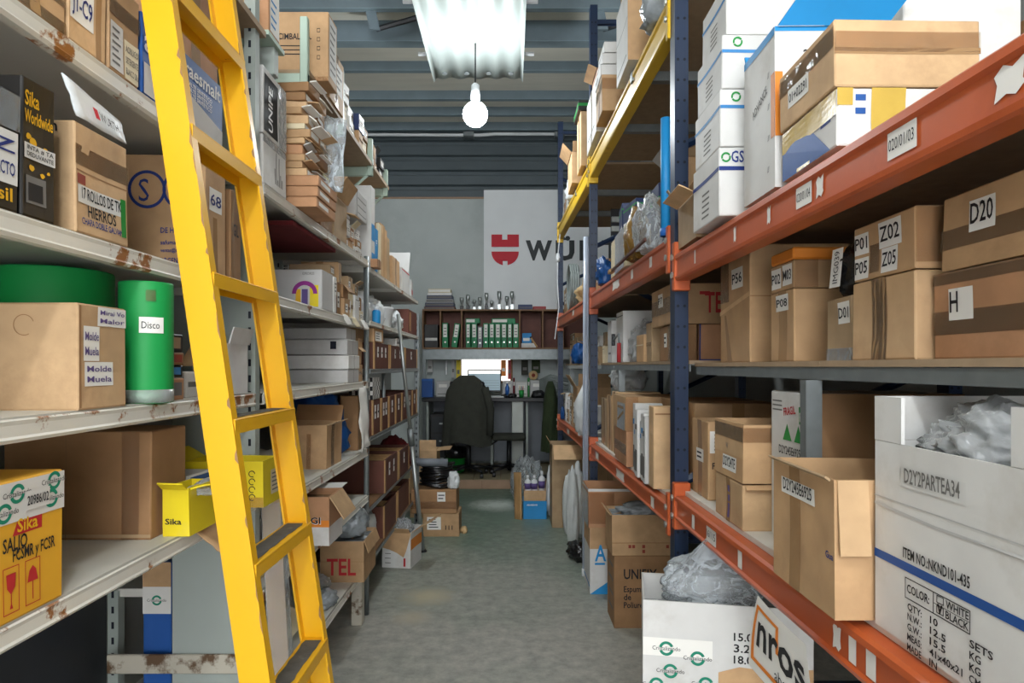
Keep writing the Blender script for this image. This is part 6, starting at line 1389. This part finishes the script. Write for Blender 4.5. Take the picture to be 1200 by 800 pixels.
def bpoly(pts, mat, name):
    # fan strips so that the print follows the folds
    mesh(name, [ban(u, v, .012) for (u, v) in pts], [tuple(range(len(pts)-1, -1, -1))], mat, t)
bpoly([bpx(*p) for p in ((576, 275), (588.5, 275), (588.5, 281), (594.5, 281), (594.5, 275), (608, 275), (608, 289.5), (576, 289.5))], 'logo_red', 'printed_shield')
arc = [(592 + 16*math.cos(a), 295.5 + 15.5*math.sin(a)) for a in [k*math.pi/14 for k in range(15)]]
arc = [p for p in arc if abs(p[0] - 592) > 3.2]; lft = [p for p in arc if p[0] < 592]; rgt = [p for p in arc if p[0] > 592]
bpoly([bpx(*p) for p in ([(608, 295)] + rgt + [(594.8, 311), (594.8, 306), (589.2, 306), (589.2, 311)] + lft + [(576, 295)])], 'logo_red', 'printed_shield')
(u, v) = bpx(616, 304); sz = (304 - 282)/F*Yb/.72
for k, (ch, dx) in enumerate((('W', 0), ('Ü', 35), ('R', 63), ('T', 89), ('H', 114))):
    lettering(t, ch, lambda a, b: ban(a, b, .013), sz*1.05, sz, u + dx*Yb/F, v, 'logo_dark', (31 if ch == 'W' else 22)*Yb/F, bold=.045)
# shelf with binders
sx0, sx1, sy0, sy1 = xx(495, 8.38), 1.05, 8.38, 8.66; sz0, sz1 = zz(407, 8.38), zz(364, 8.38)
bk = empty('binder_shelf', (0, 0, 0)); tag(bk, 'brown wooden wall shelf of green binders above the desk', 'shelf')
MB().box((sx0, sy0, sz0 - .02), (sx1, sy1, sz0)).build('bottom_board', 'wood_shelf', bk); MB().box((sx0, sy0, sz1), (sx1, sy1, sz1 + .02)).build('top_board', 'wood_shelf', bk); MB().box((sx0, sy1 + .001, sz0), (sx1, sy1 + .012, sz1)).build('back_board', 'wood_bin', bk)
for px in (495.5, 516, 541, 609, 636, 660): 
    x = xx(px, 8.38); MB().box((x - .009, sy0 + .002, sz0), (x + .009, sy1, sz1)).build('divider', 'wood_shelf', bk)
sb = MB().box((sx0, sy0 + .02, zz(421, 8.4)), (sx1, sy0 + .06, sz0 - .021)).build('steel_bearer', 'galvanised', bk)
MB().box((sx0, sy0 + .03, PZ), (sx0 + .04, sy0 + .07, zz(421, 8.4))).build('support_leg', 'galvanised', bk); MB().box((sx1 - .04, sy0 + .03, PZ), (sx1, sy0 + .07, zz(421, 8.4))).build('support_leg', 'galvanised', bk)
def binder(px0, px1, h, lab, tilt=0, mat='binder_green', group='green binders'):
    x0, x1 = xx(px0, 8.39), xx(px1, 8.39); w = x1 - x0
    t = empty('binder', ((x0 + x1)/2, 8.40, sz0)); tag(t, lab, 'binder', group); t.rotation_euler = (0, tilt, 0)
    if tilt: t.location.z += abs(math.sin(tilt)) * w/2
    MB().box((-w/2 + .002, 0, 0), (w/2 - .002, .24, h), .003).build('cover', mat, t)
    MB().box((-w/2 + .014, -.0015, h*.42), (w/2 - .014, 0, h*.95)).build('spine_label', 'paper', t)
    for k in range(3): MB().box((-w/2 + .022, -.0025, h*(.52 + .12*k)), (w/2 - .022, -.0015, h*(.55 + .12*k))).build('spine_text', 'ink_grey', t)
    MB().lathe([(.011, -.002), (.011, .0)], c=(0, 0, h*.22), n=10, axis='y').build('finger_ring', 'bolt_zinc', t)
for k, (a, b) in enumerate(((545.5, 551.5), (552.3, 559), (566, 572.5), (573, 579.5), (580, 586.8), (587.2, 594), (594.5, 600.3), (601, 608))):
    binder(a, b, .315, ORD[k] + ' upright green binder from the narrow compartment in the row of eight', 0)
binder(559.6, 565.3, .27, 'dark grey binder between the green binders', 0, 'pipe_grey', None)
binder(518, 525, .32, 'green binder standing alone in the narrow compartment')
binder(528.5, 535.5, .31, 'green binder leaning in the narrow compartment', .14)
for k, (a, b) in enumerate(((545.5, 562), (576, 604))):
    x0, x1 = xx(a, 8.4), xx(b, 8.4); t = empty('binder', ((x0 + x1)/2, 8.42, sz0 + .3165)); tag(t, ('shorter', 'longer')[k] + ' green binder lying flat across the upright binders', 'binder', 'green binders')
    MB().box((-(x1-x0)/2, 0, 0), ((x1-x0)/2, .22, .062), .003).build('cover', 'binder_green', t); MB().box((-(x1-x0)/2*.9, -.0015, .012), ((x1-x0)/2*.3, 0, .05)).build('spine_label', 'paper', t)
c = Carton('black_device', 'black box device with pale front strip in the first shelf compartment', 'device', xx(497, 8.4), xx(513, 8.4), 8.42, 8.62, sz0, sz0 + .30, 'carton_black'); c.patch('n', (.05, .3, .95, .42), 'paper_grey', 'front_strip')
c = Carton('blue_box', 'small blue box in the right shelf compartment beside papers', 'box', xx(612, 8.4), xx(623, 8.4), 8.42, 8.58, sz0 + .061, sz0 + .19, 'carton_sky'); c.patch('n', (.1, .2, .8, .5), 'paper', 'printed_panel')
c = Carton('paper_stack', 'stack of papers under the small blue box', 'papers', xx(611, 8.4), xx(628, 8.4), 8.41, 8.6, sz0, sz0 + .06, 'carton_white'); c.patch('n', (0, .3, 1, .35), 'ink_grey', 'sheet_edge')
t = empty('ruler', (xx(630, 8.4), 8.41, sz0)); tag(t, 'wooden ruler leaning in the right shelf compartment', 'ruler'); t.rotation_euler = (0, -.6, 0); MB().box((-.012, 0, .008), (.012, .004, .17)).build('rule', 'wood_pale', t); MB().box((-.012, -.001, .15), (.012, 0, .17)).build('end_mark', 'ink', t)
# on the shelf top
z = sz1 + .02
for k in range(6):
    m = ('carton_maroon', 'carton_navy', 'carton_grey', 'carton_navy', 'carton_white', 'carton_cream')[k]; h = (.04, .05, .045, .05, .035, .05)[k]
    c = Carton('book', '%s book in the flat pile on the wall shelf' % ('maroon', 'thick navy', 'grey', 'thin navy', 'white', 'cream top')[k], 'book', xx(497, 8.4) + .01*k, xx(533 - k, 8.4), 8.42, 8.62, z, z + h - .001, m, group='pile of books'); c.patch('n', (.02, .2, .98, .8), 'paper' if k in (4, 5) else 'ink_grey', 'page_edge'); z += h
z = sz1 + .0205
for k, px in enumerate((541, 548, 556, 562, 570, 576, 585, 594, 600)):
    hgt = (.16, .2, .13, .17, .22, .12, .24, .18, .24)[k]; x = xx(px, 8.45)
    t = empty('trophy', (x, 8.47 + .05*(k % 2), z)); tag(t, ('small dark', 'tall dark', 'small silver', 'cup-shaped silver', 'tall black and silver', 'tiny silver', 'tall silver figure', 'silver', 'broad silver')[k] + ' trophy standing on the wall shelf', 'trophy', 'trophies')
    MB().box((-.022, -.022, 0), (.022, .022, hgt*.3), .003).build('base', 'plastic_black' if k in (0, 1, 4) else 'aluminium', t)
    MB().lathe([(.008, hgt*.3), (.006, hgt*.5), (.02, hgt*.65), (.028, hgt*.85), (.024, hgt)], n=12).build('cup', 'aluminium', t, True)
for k, (a, b, h, m, lab) in enumerate(((607, 624, .07, 'carton_navy', 'dark blue folded cloth pouch on the wall shelf'), (622, 640, .045, 'red_item', 'red flat box on the wall shelf beside the pouch'))):
    c = Carton('flat_case', lab, 'case', xx(a, 8.45), xx(b, 8.45), 8.46 - .0*k, 8.62, z, z + h, m, rz=0) if k == 0 else Carton('flat_case', lab, 'case', xx(624.5, 8.45), xx(b, 8.45), 8.46, 8.62, z, z + h, m)
    c.patch('n', (.1, .4, .9, .5), 'ink_grey', 'zip_line')
# lit window over the desk
wx0, wx1 = xx(541, 8.68), xx(598, 8.68); wz0, wz1 = zz(446, 8.68), zz(421, 8.68)
w = struct('window_1', MB().box((wx0, 8.675, wz0), (wx1, 8.69, wz1)), 'window_glow', 'bright hatch window over the desk')
for (a, b) in (((wx0 - .03, 8.65, wz0 - .03), (wx0, 8.699, wz1 + .03)), ((wx1, 8.65, wz0 - .03), (wx1 + .03, 8.699, wz1 + .03)), ((wx0, 8.65, wz1), (wx1, 8.699, wz1 + .03)), ((wx0, 8.65, wz0 - .03), (wx1, 8.699, wz0))): MB().box(a, b).build('window_frame', 'wood_shelf', w)
# desk
DZ = zz(466, 8.0)
dk = empty('desk', (0, 0, 0)); tag(dk, 'black-topped office desk with grey panels against the back wall', 'desk')
MB().box((-1.09, 7.98, DZ - .045), (.95, 8.62, DZ), .004).build('desk_top', 'plastic_black', dk)
for px in (500, 575, 616): MB().box((xx(px, 8.1), 8.06, PZ), (xx(px, 8.1) + .03, 8.60, DZ - .046)).build('side_panel', 'panel_grey', dk)
MB().box((-1.08, 8.55, PZ + .05), (.93, 8.57, DZ - .046)).build('modesty_panel', 'pipe_grey', dk)
MB().box((.02, 8.02, PZ), (.16, 8.2, DZ - .046), .006).build('pillar_leg', 'concrete_column', dk)
c = Carton('drawer_cabinet', 'black drawer cabinet under the desk', 'cabinet', -.99, -.72, 8.05, 8.5, PZ, PZ + .70, 'carton_black', jit=.001)
for k in range(3): c.patch('n', (.06, .06 + .31*k, .94, .34 + .31*k), 'dark_metal', 'drawer_front', .003); c.patch('n', (.4, .2 + .31*k, .6, .23 + .31*k), 'aluminium', 'drawer_handle', .006)
# monitor
x0, x1 = xx(548, 8.2), xx(587.5, 8.2); z0, z1 = zz(459, 8.2), zz(433, 8.2)
t = empty('monitor', ((x0 + x1)/2, 8.2, DZ)); tag(t, 'flat computer monitor with a grey spreadsheet on the desk', 'monitor'); w = (x1 - x0)/2
MB().box((-w, 0, z0 - DZ), (w, .035, z1 - DZ), .004).build('bezel', 'plastic_black', t); sc = MB().box((-w + .015, -.002, z0 - DZ + .02), (w - .015, .0, z1 - DZ - .014)).build('screen', 'screen', t)
MB().box((-w + .015, -.0035, z1 - DZ - .05), (w - .015, -.002, z1 - DZ - .014)).build('title_bar', 'window_glow', sc)
for k in range(4): MB().box((-w + .03, -.003, z0 - DZ + .05 + .03*k), (w - .03, -.002, z0 - DZ + .053 + .03*k)).build('table_row', 'ink_grey', sc)
MB().box((-.02, .005, .01), (.02, .03, z0 - DZ + .02)).build('neck', 'plastic_black', t); MB().box((-.10, -.06, 0), (.10, .10, .012), .003).build('stand', 'plastic_black', t)
t = empty('keyboard', (xx(572, 8.06), 8.06, DZ)); tag(t, 'pale computer keyboard in front of the monitor', 'keyboard'); MB().box((-.2, -.05, 0), (.2, .07, .014), .003).build('tray', 'carton_grey', t)
for r in range(4): MB().box((-.19, -.04 + .026*r, .014), (.19, -.02 + .026*r, .02), .002).build('key_row', 'plastic_white', t)
# desk clutter
for k, (a, b, h, m, lab) in enumerate(((511, 527, .20, 'carton_grey', 'grey printer on the desk beside the jacketed chair'), (589, 601, .20, 'carton_grey', 'pale grey letter tray standing on the desk'), (604, 618, .19, 'carton_white', 'white file box standing on the desk'), (621, 638, .21, 'carton_grey', 'grey file box at the end of the desk row'))):
    c = Carton('desk_box', lab, 'office box', xx(a, 8.3), xx(b, 8.3), 8.3, 8.55, DZ, DZ + h, m, jit=.001); c.patch('n', (.1, .15, .9, .2), 'ink_grey', 'slot'); c.patch('n', (.2, .6, .8, .8), 'paper', 'label_sheet')
for (px, m, h, lab) in ((602.3, 'cloth_maroon', .24, 'thin maroon folder between the desk boxes'), (619.5, 'plastic_green', .24, 'green folder between the desk boxes')):
    x = xx(px, 8.28); c = Carton('folder', lab, 'folder', x - .011, x + .011, 8.26, 8.5, DZ, DZ + h, m, jit=.001); c.patch('n', (.1, .6, .9, .8), 'paper', 'label_sheet')
for (px, m, r, lab) in ((591, 'plastic_black', .04, 'small black desk puncher beside the keyboard'), (600, 'plastic_black', .055, 'black desk phone beside the white file box'), (631, 'plastic_black', .09, 'black cap lying at the end of the desk')):
    o = blob('desk_item', (xx(px, 8.05), 8.06, DZ), (r, r*.8, r*.6), m, 120 + int(px), amp=.2); tag(o, lab, 'desk item')
t = empty('pen_cup', (xx(611, 8.1), 8.1, DZ)); tag(t, 'pale green pen cup on the desk', 'cup'); MB().lathe([(.028, 0), (.033, .09), (.029, .09), (.026, .01)], n=14).build('cup', 'ink_green', t, True)
for k in range(4): MB().tube([(.01*math.cos(k*1.6), .01*math.sin(k*1.6), .02), (.022*math.cos(k*1.6), .022*math.sin(k*1.6), .14)], .004, 6).build('pen', ('ink_red', 'ink_blue', 'ink_yellow', 'ink')[k], t)
c = Carton('blue_bin', 'deep blue plastic bin on the desk end', 'bin', xx(494, 8.15), xx(507, 8.15), 8.15, 8.35, DZ, DZ + .23, 'carton_blue', jit=.001); c.patch('n', (0, .9, 1, 1), 'plastic_blue', 'rim')
# things hanging or standing under the wall shelf
hz = zz(421, 8.5)
for k, (px, w, h, m, lab) in enumerate(((504, 6, .17, 'carton_grey', 'grey clipboard'), (523, 2.5, .2, 'plastic_white', 'white paper tube'), (531, 4, .24, 'carton_grey', 'grey folded ruler'), (537, 5, .27, 'carton_yellow', 'yellow spirit level'), (590, 6, .22, 'carton_orange', 'orange and white calendar'), (597, 4, .26, 'red_item', 'red tool case'), (615, 8, .2, 'cloth_dark', 'dark work glove'), (628, 10, .18, 'cloth_olive', 'olive tool pouch'))):
    x0, x1 = xx(px - w/2, 8.6), xx(px + w/2, 8.6)
    c = Carton('hanging_item', lab + ' hanging under the wall shelf of binders', 'tool', x0, x1, 8.60, 8.64, hz - h, hz - .005, m, jit=.004); c.patch('n', (.2, .3, .8, .5), 'paper' if k in (4, 1) else 'ink_grey', 'print')
t = empty('tape_roll', (xx(625, 8.55), 8.56, DZ + .25)); tag(t, 'large beige roll of tape on the grey file box', 'tape roll'); t.location.z = DZ + .2105
MB().tube([(0, -.03, .06), (0, .03, .06)], .06, 20).build('roll', 'kraft_paper', t, True); MB().tube([(0, -.032, .06), (0, .032, .06)], .025, 16).build('core', 'ink_brownred', t, True)
t = empty('spray_bottle', (xx(594.5, 8.4), 8.25, DZ)); tag(t, 'small white and blue spray bottle behind the monitor', 'bottle'); MB().lathe([(.025, 0), (.027, .12), (.012, .15), (.012, .17)], n=14).build('bottle_body', 'plastic_blue', t, True); MB().box((-.012, -.035, .17), (.012, .015, .195), .003).build('trigger_head', 'plastic_white', t)
t = empty('umbrella_bundle', (.42, 8.05, DZ)); tag(t, 'bundle of folded grey fabric strips at the desk end', 'bundle')
for k in range(10):
    a = -.5 + k*.11; MB().tube([(-.05, .1, .05 + .018*k), (.08, .05, .08 + .022*k), (.30, 0, .06 + .017*k + .04*math.sin(k))], .016, 6).build('strip', 'umbrella_grey', t, True)
t = empty('olive_coat', (.47, 7.60, PZ)); tag(t, 'dark olive coat draped over a stand at the end of the desk', 'coat')
vs = []; fs = []; nr, nc = 12, 24
for j in range(nr + 1):
    f = j / nr; z = 1.12 - .82*f
    for i in range(nc):
        a = 2*math.pi*i/nc; w = .03 + .05*min(1, (f*3)**.6) + .02*f; k = 1 + (.16*math.sin(a*5 + j*.4) + .08*math.sin(a*11))*min(1, f*2)
        vs.append((w*math.cos(a)*k, 1.5*w*math.sin(a)*k, z))
for j in range(nr):
    for i in range(nc): i2 = (i+1) % nc; fs.append((j*nc+i, (j+1)*nc+i, (j+1)*nc+i2, j*nc+i2))
fs.append(tuple(range(nc)))
mesh('coat', vs, fs, 'cloth_olive', t, True); MB().tube([(0, 0, .0), (0, 0, 1.1)], .012, 8).build('stand_pole', 'dark_metal', t); MB().box((-.09, -.09, 0), (.09, .09, .012)).build('stand_base', 'dark_metal', t)
# office chair with a jacket
def swivel_base(t, h=.42):
    MB().tube([(0, 0, .07), (0, 0, h)], .028, 12).build('gas_column', 'plastic_black', t, True)
    for k in range(5):
        a = k*2*math.pi/5 + .3; ex, ey = .29*math.cos(a), .29*math.sin(a)
        l = MB().tube([(0, 0, .11), (ex, ey, .075)], .022, 8, r1=.015).build('base_arm', 'plastic_black', t, True)
        MB().lathe([(.028, -.02), (.03, -.012), (.03, .012), (.028, .02)], c=(ex, ey, .03), n=12, axis='x').build('caster', 'plastic_black', l, True)
X = xx(549, 7.72)
t = empty('office_chair', (X, 7.72, PZ)); tag(t, 'black office swivel chair with a dark grey jacket over its back', 'chair')
swivel_base(t); MB().box((-.23, -.22, .43), (.23, .22, .50), .03).build('seat', 'cloth_dark', t); MB().box((-.20, -.25, .62), (.20, -.20, 1.12), .03).build('backrest', 'plastic_black', t); MB().box((-.03, -.24, .42), (.03, -.21, .66)).build('back_bar', 'plastic_black', t)
vs = []; fs = []; nr, nc = 14, 28
for j in range(nr + 1):
    f = j / nr; z = 1.19 - .80*f
    for i in range(nc):
        a = 2*math.pi*i/nc; w = .08 + .16*min(1, (f*4)**.6) + .04*f; d = .045 + .035*min(1, f*3)
        k = 1 + (.10*math.sin(a*7 + j*.3) + .06*math.sin(a*13))*min(1, f*2)
        vs.append((w*math.cos(a)*k, -.225 + d*math.sin(a)*k, z + (.03*math.sin(a*3 + 1) if j == nr else 0)))
for j in range(nr):
    for i in range(nc): i2 = (i+1) % nc; fs.append((j*nc+i, (j+1)*nc+i, (j+1)*nc+i2, j*nc+i2))
fs.append(tuple(range(nc)))
jk = mesh('jacket', vs, fs, 'cloth_dark', t, True); jk['label'] = 'dark grey jacket draped over the backrest'
MB().tube([(.2, -.25, 1.05), (.27, -.26, .8), (.26, -.27, .5)], .05, 10, r1=.042).build('jacket_sleeve', 'cloth_dark', t, True)
X2 = xx(583, 7.95)
t = empty('office_chair', (X2 + .14, 7.80, PZ)); tag(t, 'empty black office chair with loop armrest beside the pillar leg', 'chair'); swivel_base(t, .4)
MB().box((-.2, -.2, .42), (.2, .2, .48), .03).build('seat', 'cloth_dark', t)
MB().tube([(-.22, -.1, .45), (-.25, -.14, .68), (-.25, .1, .70), (-.22, .05, .45)], .018, 8).build('armrest', 'plastic_black', t, True); MB().tube([(-.12, -.05, .42), (-.22, -.12, .36)], .009, 6).build('height_lever', 'plastic_black', t)
t = empty('waste_basket', (xx(534, 7.95), 7.98, PZ)); tag(t, 'green plastic waste basket under the desk', 'basket'); MB().lathe([(.10, 0), (.105, .01), (.13, .28), (.138, .285), (.138, .3), (.126, .3), (.10, .02)], n=24).build('tub', 'plastic_green', t, True); MB().lathe([(.139, .18), (.139, .30)], n=24).build('liner_rim', 'bag_black', t, True)
# hanging cord by the third upright
t = empty('pull_cord', (.475, 6.2, R2y - .34)); tag(t, 'white pull cord with plug hanging by the third blue upright', 'cord'); MB().tube([(0, 0, .2), (-.02, 0, 0), (-.025, 0, -.25), (-.01, 0, -.5), (-.05, 0, -.8)], .005, 6).build('cord', 'plastic_white', t); MB().lathe([(.018, -.04), (.02, 0), (.012, .04)], c=(-.02, 0, -.02), n=10).build('plug', 'plastic_white', t, True)
